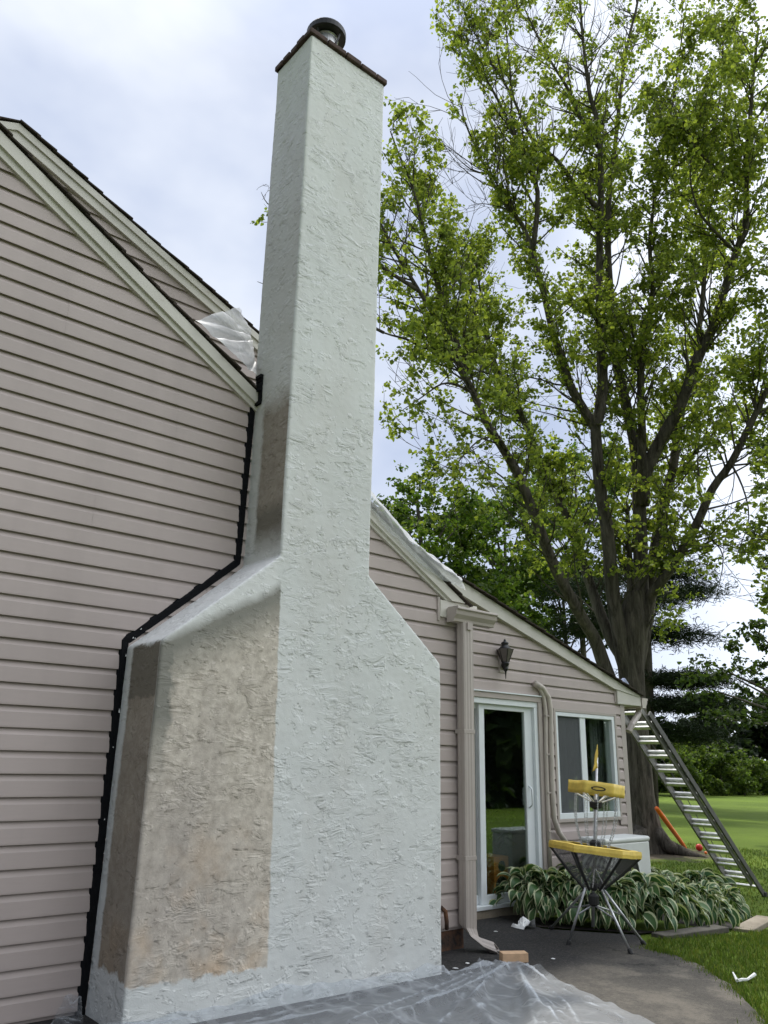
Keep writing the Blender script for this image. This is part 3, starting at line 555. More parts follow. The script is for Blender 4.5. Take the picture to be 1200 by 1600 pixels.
mb = MB(); mb.tube([(9.36, EY + 0.05, gzz + 0.01), (9.33, EY + 0.04, gzz - 0.07), (9.05, EY - 0.03, gzz - 0.22), (8.99, EY - 0.02, gzz - 0.30)], 0.04, 8); mb.build('gutter_elbow', M['trim'], house)
# dark room behind door and window
mb = MB(); rx0, rx1, ry0, ry1, rz0, rz1 = 5.25, 8.84, EY + 0.15, 4.6, 0.02, 2.35
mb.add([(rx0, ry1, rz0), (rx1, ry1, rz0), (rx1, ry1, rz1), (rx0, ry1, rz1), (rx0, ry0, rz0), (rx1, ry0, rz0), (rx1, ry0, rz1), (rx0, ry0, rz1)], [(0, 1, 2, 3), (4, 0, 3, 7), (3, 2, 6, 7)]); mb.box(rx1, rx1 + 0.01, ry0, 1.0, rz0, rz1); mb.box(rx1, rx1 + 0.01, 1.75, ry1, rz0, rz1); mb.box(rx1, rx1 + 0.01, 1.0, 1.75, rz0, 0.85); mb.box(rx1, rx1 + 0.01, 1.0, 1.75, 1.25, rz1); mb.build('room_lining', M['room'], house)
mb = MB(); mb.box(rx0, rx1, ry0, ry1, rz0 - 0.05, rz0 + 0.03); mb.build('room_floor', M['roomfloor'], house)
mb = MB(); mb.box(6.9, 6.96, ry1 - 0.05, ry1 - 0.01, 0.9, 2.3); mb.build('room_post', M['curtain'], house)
# sliding door
dz0, dz1 = 0.055, 2.035
dfr = MB(); X0, X1 = DX0, DX1
dfr.box(X0, X1, EY - 0.030, EY + 0.10, 2.045, 2.105); dfr.box(X1 - 0.062, X1, EY - 0.030, EY + 0.10, 0.0, 2.045)
dtrim = dfr.build('door_trim', M['trim'], house, bevel=0.004)
mb = MB(); mb.box(X0, X1 + 0.01, EY - 0.045, EY - 0.01, 2.105, 2.118); mb.build('drip_cap', M['vinyl'], dtrim)
door = MB(); a0, a1 = X0, X1 - 0.062
door.box(a0, a1, EY - 0.012, EY + 0.11, 1.985, 2.045); door.box(a1 - 0.055, a1, EY - 0.010, EY + 0.11, 0.055, 1.985); door.box(a0, a1, EY - 0.028, EY + 0.12, 0.02, 0.055)
dr = door.build('sliding_door', M['vinyl'], house, bevel=0.003)
s0 = at(750, 1250, EY + 0.03).x; s1 = at(758.5, 1250, EY + 0.03).x; s2 = at(823, 1250, EY + 0.03).x; s3 = a1 - 0.055
def sash(x0, x1, z0, z1, y, wl, wr, wb, wt, nm):
    mb = MB(); mb.box(x0, x0 + wl, y, y + 0.035, z0, z1); mb.box(x1 - wr, x1, y, y + 0.035, z0, z1); mb.box(x0 + wl, x1 - wr, y + 0.001, y + 0.034, z0, z0 + wb); mb.box(x0 + wl, x1 - wr, y + 0.001, y + 0.034, z1 - wt, z1)
    o = mb.build('sash', M['vinyl'], dr, bevel=0.004); return o
sash(s0, s3, 0.056, 1.985, EY + 0.028, s1 - s0, s3 - s2, 0.085, 0.055, 'a'); sash(a0, s0 + 0.05, 0.056, 1.985, EY + 0.068, 0.06, 0.05, 0.085, 0.055, 'b')
mb = MB(); mb.box(s1 - 0.005, s2 + 0.005, EY + 0.043, EY + 0.048, 0.13, 1.94); mb.build('glass', M['glass'], dr)
mb = MB(); mb.box(a0 + 0.055, s0 + 0.01, EY + 0.083, EY + 0.088, 0.13, 1.94); mb.build('glass', M['glass'], dr)
mb = MB(); hx = (s2 + s3) / 2 - 0.02; mb.tube([(hx, EY + 0.028, 0.94), (hx, EY - 0.012, 0.97), (hx, EY - 0.012, 1.13), (hx, EY + 0.028, 1.16)], 0.009, 8); mb.build('handle', M['vinyl'], dr, smooth=True)
# slider window
wf = MB(); fw_ = 0.045
wf.box(WX0 - 0.035, WX1 + 0.035, EY - 0.026, EY + 0.02, WZ1, WZ1 + 0.035); wf.box(WX0 - 0.035, WX1 + 0.035, EY - 0.026, EY + 0.02, WZ0 - 0.035, WZ0); wf.box(WX0 - 0.035, WX0, EY - 0.026, EY + 0.02, WZ0, WZ1); wf.box(WX1, WX1 + 0.035, EY - 0.026, EY + 0.02, WZ0, WZ1)
wt = wf.build('window_trim', M['trim'], house, bevel=0.003)
wn = MB(); wn.box(WX0, WX1, EY - 0.020, EY + 0.10, WZ1 - fw_, WZ1); wn.box(WX0, WX1, EY - 0.024, EY + 0.10, WZ0, WZ0 + 0.06); wn.box(WX0, WX0 + 0.04, EY - 0.020, EY + 0.10, WZ0 + 0.06, WZ1 - fw_); wn.box(WX1 - 0.055, WX1, EY - 0.020, EY + 0.10, WZ0 + 0.06, WZ1 - fw_)
win = wn.build('window', M['vinyl'], house, bevel=0.004)
mm0, mm1 = at(908.5, 1190, EY).x, at(917, 1190, EY).x
mb = MB(); mb.box(mm0, mm1, EY - 0.006, EY + 0.07, WZ0 + 0.06, WZ1 - fw_); mb.build('meeting_rail', M['vinyl'], win, bevel=0.003)
mb = MB(); mb.box(WX0 + 0.04, mm0, EY + 0.045, EY + 0.05, WZ0 + 0.06, WZ1 - fw_); mb.build('glass', M['glass'], win)
mb = MB(); mb.box(mm1, WX1 - 0.055, EY + 0.025, EY + 0.03, WZ0 + 0.06, WZ1 - fw_); mb.build('glass', M['glass'], win)
mb = MB(); mb.box(WX0 + 0.04, mm0, EY + 0.008, EY + 0.0095, WZ0 + 0.06, WZ1 - fw_); mb.build('screen', M['screen'], win)
def curtain(x0, x1, y, z0, z1, nm):
    mb = MB(); n = 40; mb.grid([[(x0 + (x1 - x0) * i / n, y + 0.025 * math.sin(i * 1.25) + 0.01 * math.sin(i * 0.41), z) for i in range(n + 1)] for z in (z0, z1)]); return mb.build('curtain', M['curtain'], win, smooth=True)
curtain(7.5, 8.02, EY + 0.22, 0.6, 2.1, 'a'); curtain(8.52, 8.8, EY + 0.22, 0.6, 2.1, 'b')

# black foam strip masking the siding round the chimney
def foam():
    outl = [(2.055, -0.06), (2.062, 2.085), (2.835, 2.745), (2.862, 3.985)]
    mb = MB(); L_ = [Vector((x, 0, z)) for x, z in outl]; pts = []
    for i in range(3):
        k = 40
        for j in range(k): pts.append(L_[i].lerp(L_[i + 1], j / k))
    pts.append(L_[3]); A = []; Bp = []; C_ = []
    for i, p in enumerate(pts):
        d = (pts[min(i + 1, len(pts) - 1)] - pts[max(i - 1, 0)]).normalized(); n = Vector((-d.z, 0, d.x))
        w = 0.022 + 0.006 * noise.noise(Vector((i * 0.5, 1, 2))); y = -0.030 - 0.006 * noise.noise(Vector((i * 0.7, 5, 2)))
        A.append(p + n * w + Vector((0, -0.012, 0))); Bp.append(p + n * w * 0.3 + Vector((0, y, 0))); C_.append(p - n * 0.035 + Vector((0, -0.022, 0)))
    mb.grid([A, Bp, C_]); o = mb.build('sealing_strip', M['black'], house)
    for k in range(8):
        i = rng.randrange(60); p = pts[i] + Vector((rng.uniform(0.0, 0.03), -0.036, rng.uniform(-0.02, 0.02))); s = rng.uniform(0.004, 0.011); ch = MB()
        ch.prism([p, p + Vector((s, 0, rng.uniform(-.004, .004))), p + Vector((s * rng.random(), 0, s * rng.uniform(0.6, 2.5)))], (0, -0.003, 0)); ch.build('paint_fleck', M['white'], o)
foam()
mb = MB()
for k in range(9):
    x = 2.86 + rng.uniform(0, 0.03); z = 3.99 + k * 0.028; mb.box(x, x + rng.uniform(0.012, 0.035), -0.11, -0.03, z, z + 0.028)
mb.build('roof_edge_seal', M['black'], house)
smear = plain('thin paint smear', srgb(205, 198, 194), 0.6)
for (u, v) in ((146, 1032), (136, 1068)):
    mb = MB(); p = at(u, v, -0.018); mb.prism([p + Vector((-0.045, 0, -0.004)), p + Vector((0.03, 0, -0.008)), p + Vector((0.05, 0, 0.004)), p + Vector((0.03, 0, 0.014)), p + Vector((-0.01, 0, 0.010))], (0, 0.003, 0)); mb.build('paint_smear', smear, house)

# ================================================================== CHIMNEY
chim = thing('chimney', (3.26, -0.255, -0.05), 'tall stuccoed chimney painted pale grey with a bare tan strip at its lower left', 'chimney')
def chimney():
    bm = bmesh.new()
    out = [(2.09, -0.15), (4.443, -0.15), (4.428, 2.117), (3.688, 2.702), (3.716, 7.330), (2.894, 7.330), (2.900, 2.714), (2.095, 2.046)]
    f = [bm.verts.new((x, -0.51, z)) for x, z in out]; b = [bm.verts.new((x, 0.02, z)) for x, z in out]; n = len(out)
    bm.faces.new(f); bm.faces.new(b[::-1])
    for i in range(n): bm.faces.new((f[i], b[i], b[(i + 1) % n], f[(i + 1) % n]))
    bmesh.ops.recalc_face_normals(bm, faces=bm.faces[:])
    bmesh.ops.bevel(bm, geom=[e for e in bm.edges], offset=0.006, segments=2, affect='EDGES')
    me = bpy.data.meshes.new('tmp'); bm.to_mesh(me); bm.free(); o = bpy.data.objects.new('tmp', me); COL.objects.link(o)
    md = o.modifiers.new('r', 'REMESH'); md.mode = 'VOXEL'; md.voxel_size = 0.0115
    dg = bpy.context.evaluated_depsgraph_get(); ev = o.evaluated_get(dg); m2 = bpy.data.meshes.new_from_object(ev); bpy.data.objects.remove(o)
    nv = len(m2.vertices); co_ = np.empty(nv * 3, np.float32); m2.vertices.foreach_get('co', co_); no = np.empty(nv * 3, np.float32); m2.vertices.foreach_get('normal', no); co_ = co_.reshape(-1, 3); no = no.reshape(-1, 3)
    for i in range(nv):
        x, y, z = map(float, co_[i]); q = Vector((x * 3.1, y * 3.1, z * 3.1)); w = 0.35 * noise.noise(q * 1.7)
        s = 0.0045 * noise.noise(q) + 0.0010 * noise.noise(Vector((x * 9 + w * 3, y * 9, z * 14 + w * 3))) + 0.0012 * noise.noise(Vector((x * 24, y * 24, z * 34)))
        co_[i] += no[i] * s
    co_ -= np.array(ORI[chim.name], dtype=np.float32)[None, :]
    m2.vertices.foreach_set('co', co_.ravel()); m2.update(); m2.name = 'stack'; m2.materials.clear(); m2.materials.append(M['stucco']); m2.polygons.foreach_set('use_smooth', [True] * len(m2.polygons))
    o = bpy.data.objects.new('stack', m2); COL.objects.link(o); o.parent = chim; ORI[o.name] = ORI[chim.name]
    return o
st = chimney()
# the stucco node masks are written in world metres: shift its mapping by the thing's origin
for n_ in M['stucco'].node_tree.nodes:
    if n_.type == 'TEX_COORD':
        t_ = M['stucco'].node_tree; va = t_.nodes.new('ShaderNodeVectorMath'); va.operation = 'ADD'; va.inputs[1].default_value = ORI[chim.name]
        ls = [l for l in t_.links if l.from_node == n_]; tg = [l.to_socket for l in ls]
        for l in ls: t_.links.remove(l)
        t_.links.new(n_.outputs['Object'], va.inputs[0])
        for s_ in tg: t_.links.new(va.outputs[0], s_)
        break
def capcourse():
    mb = MB(); x = 2.868
    while x < 3.735:
        w = min(rng.uniform(0.17, 0.21), 3.738 - x); j = rng.uniform(-0.008, 0.006)
        mb.box(x, x + w - 0.008, -0.532 + j, -0.42, 7.332 + rng.uniform(-.003, .003), 7.385 + rng.uniform(-.006, .006)); mb.box(x, x + w - 0.008, -0.08, 0.035, 7.332, 7.385); x += w
    y = -0.42
    while y < -0.085:
        w = 0.11; mb.box(2.868 + rng.uniform(-.006, .006), 2.975, y, y + w - 0.008, 7.332, 7.384 + rng.uniform(-.005, .005)); mb.box(3.63, 3.738, y, y + w - 0.008, 7.332, 7.384); y += w
    mb.build('cap_course', M['brick'], chim, bevel=0.008)
    m3 = MB(); m3.prism([(2.90, -0.50, 7.331), (3.71, -0.50, 7.331), (3.71, 0.0, 7.331), (2.90, 0.0, 7.331)], (0, 0, 0.045)); m3.build('crown', M['concrete'], chim)
capcourse()
fc = Vector((3.165, -0.33, 7.375))
mb = MB(); mb.lathe([(0.105, 0), (0.105, 0.22), (0.112, 0.225), (0.112, 0.235), (0.09, 0.235), (0.09, 0.02)], fc, 28); fl = mb.build('flue_pipe', M['steel'], chim, smooth=False)
mb = MB(); mb.lathe([(0.165, 0.245), (0.178, 0.25), (0.18, 0.30), (0.172, 0.315), (0.02, 0.36), (0.0, 0.36)][::1], fc, 32); cp = mb.build('rain_cap', M['capmetal'], chim, smooth=False)
for k in range(4):
    t = k * math.pi / 2 + 0.4; mb = MB(); mb.bar(fc + Vector((0.108 * math.cos(t), 0.108 * math.sin(t), 0.15)), fc + Vector((0.15 * math.cos(t), 0.15 * math.sin(t), 0.25)), 0.02, 0.004); mb.build('bracket', M['capmetal'], cp)

# ================================================================== PLASTIC SHEETS
def ground_film():
    bl = gp(803, 1506); mb = MB(); rows = 110; cols = 150
    far = Vector((bl.x + 0.02, bl.y + 0.03, 0)); cl = Vector((1.7, -0.47, 0)); c2 = Vector((4.45, -0.535, 0)); e = gp(1010, 1602); right = far + (Vector((e.x, e.y, 0)) - far) * 1.55
    near = Vector((0.9, -2.6, 0))
    P = []
    for i in range(rows + 1):
        s = i / rows; row = []
        for j in range(cols + 1):
            t = j / cols
            # top edge: along the chimney foot, then out to the block; bottom edge: towards the camera
            top = cl.lerp(c2, t / 0.78) if t < 0.78 else c2.lerp(far, (t - 0.78) / 0.22); bot = near.lerp(right, t)
            p = top.lerp(bot, s); d = Vector((p.x - bl.x, p.y - bl.y, 0)); r = d.length; th = math.atan2(d.y, d.x)
            fold = abs(noise.noise(Vector((th * 5.5, r * 0.5, 1.3)))) ; fold = max(0, 0.30 - fold) / 0.30
            fold2 = max(0, 0.16 - abs(noise.noise(Vector((th * 13, r * 0.9, 7.7))))) / 0.16
            z = 0.010 + fold ** 2 * 0.045 * min(1, r / 0.3) + fold2 ** 2 * 0.020 * min(1, r / 0.3) + 0.018 * noise.noise(Vector((p.x * 3.2, p.y * 3.2, 3))) ** 2 + 0.006 * noise.noise(Vector((p.x * 12, p.y * 12, 9)))
            if t < 0.78 and s < 0.08: z += (0.08 - s) / 0.08 * (0.055 + 0.02 * noise.noise(Vector((p.x * 6, 0, 4))))        # turned up against the stucco
            if s > 0 and t > 0.97: z += 0.012 * (t - 0.97) / 0.03 * (1 + noise.noise(Vector((s * 20, 1, 1))))
            row.append((p.x, p.y + 0.006 * noise.noise(Vector((p.x * 9, 3, 3))), gz(p.x) + 0.006 + max(0.001, z)))
        P.append(row)
    mb.grid(P); return mb.build('plastic_sheet', M['film'], loc=(3.4, -1.3, gz(3.4)), smooth=True, label='clear plastic drop sheet spread over the patio at the chimney foot', cat='plastic sheet')
ground_film()
bk = gp(804, 1506)
mb = MB(); q = Matrix.Rotation(R(-31), 3, 'Z')
def rb(x0, x1, y0, y1, z0, z1):
    c = [Vector((x, y, z)) for x, y, z in ((x0, y0, z0), (x1, y0, z0), (x1, y1, z0), (x0, y1, z0))]; mb.prism([Vector((bk.x, bk.y, gz(bk.x) + 0.012)) + q @ p for p in c], (0, 0, z1 - z0))
rb(-0.105, 0.095, -0.045, 0.045, 0.004, 0.068); mb.build('wood_block', M['wood'], loc=bk, bevel=0.004, label='short block of raw lumber weighing down the tip of the plastic sheet', cat='wood block')
def film_patch(name, corners, seed, amp, label, nu=46, nv=46, mat='rooffilm', conv=None):
    a, b, c, d = [Vector(p) for p in corners]; mb = MB(); nrm = (b - a).cross(d - a).normalized(); P = []
    for i in range(nu + 1):
        s = i / nu; row = []
        for j in range(nv + 1):
            t = j / nv; p = a.lerp(b, t).lerp(d.lerp(c, t), s)
            an = math.atan2(s - (conv[1] if conv else -0.4), t - (conv[0] if conv else 0.5)); rr = math.hypot(s, t)
            f = max(0, 0.28 - abs(noise.noise(Vector((an * 5, rr * 0.7, seed))))) / 0.28
            h = amp * (f ** 2) + amp * 0.8 * noise.noise(Vector((s * 3, t * 3, seed + 5))) + amp * 0.15 * noise.noise(Vector((s * 8, t * 8, seed + 9)))
            ed = 0.03 * noise.noise(Vector((s * 5, t * 5, seed + 2)))
            row.append(p + nrm * h + (b - a) * ed * 0.6 + (d - a) * ed)
        P.append(row)
    mb.grid(P); return mb.build(name, M[mat], loc=(a + c) / 2, smooth=True, label=label, cat='plastic sheet')
film_patch('plastic_sheet', [at(306, 499, -0.11), at(376, 478, 0.40), at(392, 512, 0.36), at(403, 586, -0.11)], 2.0, 0.022, 'thin milky plastic sheet tucked on the gable roof edge left of the chimney shaft', conv=(1.0, 1.25))
film_patch('plastic_sheet', [at(575, 782, -0.125), at(578, 764, 0.55), at(640, 842, 0.55), at(657, 884, -0.125)], 5.0, 0.02, 'milky plastic sheet draped over the upper rake right of the chimney shaft', conv=(0.5, -0.6))
def rake_film():
    """long strip hanging over the shingle edge right of the chimney"""
    mb = MB(); top = [(574, 762), (600, 790), (640, 838), (680, 872), (708, 893), (722, 905)]; mid = [(574, 768), (600, 796), (640, 843), (680, 876), (708, 896), (722, 908)]; low = [(574, 792), (604, 826), (640, 864), (664, 888), (690, 905), (728, 922)]
    def samp(pl, t):
        k = t * (len(pl) - 1); i = min(int(k), len(pl) - 2); f = k - i; return pl[i][0] + (pl[i + 1][0] - pl[i][0]) * f, pl[i][1] + (pl[i + 1][1] - pl[i][1]) * f
    rows = []
    for i in range(61):
        t = i / 60; row = []
        for j in range(13):
            s = j / 12
            if s < 0.5: a = samp(top, t); b = samp(mid, t); f = s * 2; y = 0.35 * (1 - t) + 0.1 * t; y = y * (1 - f) - 0.135 * f
            else: a = samp(mid, t); b = samp(low, t); f = s * 2 - 1; y = -0.135 + 0.055 * f
            u = a[0] + (b[0] - a[0]) * f; v = a[1] + (b[1] - a[1]) * f
            p = at(u, v, y); p += Vector((0, -0.012, 0.02)) * (noise.noise(Vector((t * 9, s * 2.2, 3))) + 0.4 * noise.noise(Vector((t * 25, s * 5, 8))))
            row.append(p)
        rows.append(row)
    mb.grid(rows); mb.build('plastic_sheet', M['rooffilm'], loc=at(650, 860, 0), smooth=True, label='long crumpled plastic strip hanging along the sloping rake above the gutter', cat='plastic sheet')
for o in [o for o in COL.objects if o.get('label', '').startswith('milky plastic sheet draped')]: bpy.data.objects.remove(o)
rake_film()
film_patch('plastic_sheet', [gp(76, 1606), at(104, 1552, -0.06), at(128, 1556, -0.06), at(130, 1612, -0.2)], 8.0, 0.03, 'small crumpled plastic scrap at the wall foot left of the chimney', 24, 24, 'film')

# ================================================================== WALL THINGS
def lamp():
    c = at(791, 1028, EY - 0.13); p = at(783, 1036, EY)
    t = thing('wall_lamp', (p.x, EY, p.z), 'black lantern wall lamp on a taupe block above the sliding door', 'wall lamp')
    b = MB(); b.box(p.x - 0.075, p.x + 0.085, EY - 0.035, EY - 0.005, p.z - 0.135, p.z + 0.135); b.build('mounting_block', M['trim'], t, bevel=0.012)
    b = MB(); b.lathe([(0.062, 0.0), (0.062, 0.018), (0.04, 0.03)], (p.x + 0.03, EY - 0.035, p.z - 0.03), 20, (0, -1, 0)); b.tube([(p.x + 0.03, EY - 0.06, p.z - 0.03), (c.x - 0.01, EY - 0.10, p.z - 0.05), (c.x, EY - 0.13, p.z - 0.04)], [0.03, 0.024, 0.03], 10); b.build('arm', M['darkmetal'], t, smooth=True)
    z = p.z
    b = MB(); b.lathe([(0.004, -0.22), (0.010, -0.15), (0.012, -0.13), (0.032, -0.10), (0.036, -0.085), (0.022, -0.065), (0.045, -0.045), (0.05, -0.02), (0.05, -0.005)], (c.x, EY - 0.13, z), 16); b.build('lamp_base', M['darkmetal'], t, smooth=True)
    b = MB(); b.lathe([(0.046, -0.004), (0.112, 0.165)], (c.x, EY - 0.13, z), 6); g = b.build('lamp_shade', M['lampglass'], t)
    b = MB()
    for k in range(6):
        a = k * math.pi / 3; b.bar((c.x + 0.048 * math.cos(a), EY - 0.13 + 0.048 * math.sin(a), z - 0.004), (c.x + 0.113 * math.cos(a), EY - 0.13 + 0.113 * math.sin(a), z + 0.166), 0.008, 0.008)
    b.build('frame', M['darkmetal'], g)
    b = MB(); b.lathe([(0.085, 0.160), (0.085, 0.172), (0.05, 0.205), (0.042, 0.225), (0.052, 0.235), (0.045, 0.255), (0.016, 0.27), (0.018, 0.285), (0.004, 0.30)], (c.x, EY - 0.13, z), 16); b.build('lamp_cap', M['darkmetal'], t, smooth=True)
lamp()
lm = [o for o in COL.objects if o.name == 'wall_lamp'][0]; lm.scale = (0.82, 0.82, 0.82)
def lineset():
    y = EY - 0.045
    t = thing('pipe_cover', (7.35, EY, 1.2), 'pair of taupe pipes arching down the wall between sliding door and window', 'pipes')
    def pl(uv, yy=y): return [at(u, v, yy) for u, v in uv]
    b = MB(); b.tube(pl([(834, 1068), (842, 1074), (849, 1088), (852, 1108), (853, 1180), (856, 1270), (860, 1366)]), 0.024, 10); b.build('pipe', M['conduit'], t, smooth=True)
    b = MB(); b.tube(pl([(836, 1067), (848, 1075), (857, 1090), (860, 1110), (861, 1180), (863, 1240), (866, 1280), (873, 1300), (884, 1316)], y - 0.02), 0.030, 10); b.build('pipe', M['conduit'], t, smooth=True)
    for v in (1120, 1180, 1240, 1300):
        p = at(853 + (v - 1120) * 0.03, v, y); b = MB(); b.box(p.x - 0.034, p.x + 0.034, y - 0.028, EY, p.z, p.z + 0.018); b.build('clamp', M['trim'], t)
lineset()
def ac():
    p = at(1014, 1306, 0.12); x1, y0, zt = p.x, 0.12, p.z; x0 = x1 - 0.80; z0 = gz(7.8) + 0.05; y1 = y0 + 0.30
    t = thing('air_conditioner', ((x0 + x1) / 2, y0 + 0.15, z0), 'off white outdoor heat pump unit behind the hosta bed', 'air conditioner')
    b = MB(); b.box(x0, x1, y0, y1, z0, zt - 0.05); b.build('casing', M['acwhite'], t, bevel=0.015)
    b = MB(); b.box(x0 - 0.008, x1 + 0.008, y0 - 0.008, y1 + 0.008, zt - 0.05, zt); b.build('top_panel', M['acwhite'], t, bevel=0.018)
    b = MB(); b.lathe([(0.24, 0), (0.24, 0.012), (0.22, 0.014), (0.22, 0.0)], (x0 + 0.34, y0 - 0.001, (z0 + zt) / 2), 32, (0, -1, 0)); g = b.build('fan_grille', M['acwhite'], t)
    b = MB(); b.lathe([(0.22, 0), (0.22, 0.004)], (x0 + 0.34, y0 - 0.0005, (z0 + zt) / 2), 32, (0, -1, 0)); b.build('fan_opening', M['cone'], g)
    b = MB()
    for k in range(7): b.box(x1 - 0.002, x1 + 0.004, y0 + 0.06, y1 - 0.06, zt - 0.22 + k * 0.018, zt - 0.212 + k * 0.018)
    b.build('louvre', M['acwhite'], t)
    for xx in (x0 + 0.12, x1 - 0.12):
        b = MB(); b.box(xx - 0.04, xx + 0.04, y0 - 0.01, y1 + 0.01, gz(7.8), z0); b.build('foot', M['rubber'], t)
ac()
def speaker():
    p = at(775, 1392, EY + 0.42); q0, q1 = at(773, 1392, EY + 0.42), at(796, 1392, EY + 0.42); x0, x1 = q0.x, q1.x; y = EY + 0.42; zb = 0.05; zt = at(785, 1338, y).z
    t = thing('loudspeaker', ((x0 + x1) / 2, y + 0.15, zb), 'varnished pine loudspeaker cabinet behind the sliding door glass', 'loudspeaker')
    b = MB(); b.box(x0, x1, y, y + 0.42, zb, zt); b.build('cabinet', M['pine'], t, bevel=0.006)
    for (dz, r) in ((0.46, 0.055), (0.13, 0.10)):
        b = MB(); b.lathe([(r, 0), (r, 0.006), (r * 0.85, 0.008), (r * 0.3, -0.0), (0.0, 0.004)], ((x0 + x1) / 2, y - 0.001, zb + dz * (zt - zb) / 0.62), 24, (0, -1, 0)); b.build('driver', M['cone'], t, smooth=True)
speaker()
def houseplant():
    c = Vector((7.35, EY + 1.3, 0.06)); t = thing('potted_plant', c, 'dark leafy pot plant in the shade indoors behind the door glass', 'potted plant')
    b = MB(); b.lathe([(0.14, 0), (0.2, 0.3), (0.21, 0.32), (0.18, 0.32), (0.17, 0.28)], c, 20); b.build('pot', M['rubber'], t, smooth=True)
    C = [c + Vector((nrg.normal() * 0.28, nrg.normal() * 0.28, 0.45 + abs(nrg.normal()) * 0.38)) for _ in range(300)]; V, K = leaves(C, 0.14, [(0.05, 0.09, 0.03), (0.08, 0.12, 0.04)]); np_mesh('foliage', V, 6, LF, K, M['leaf'], t)
houseplant()

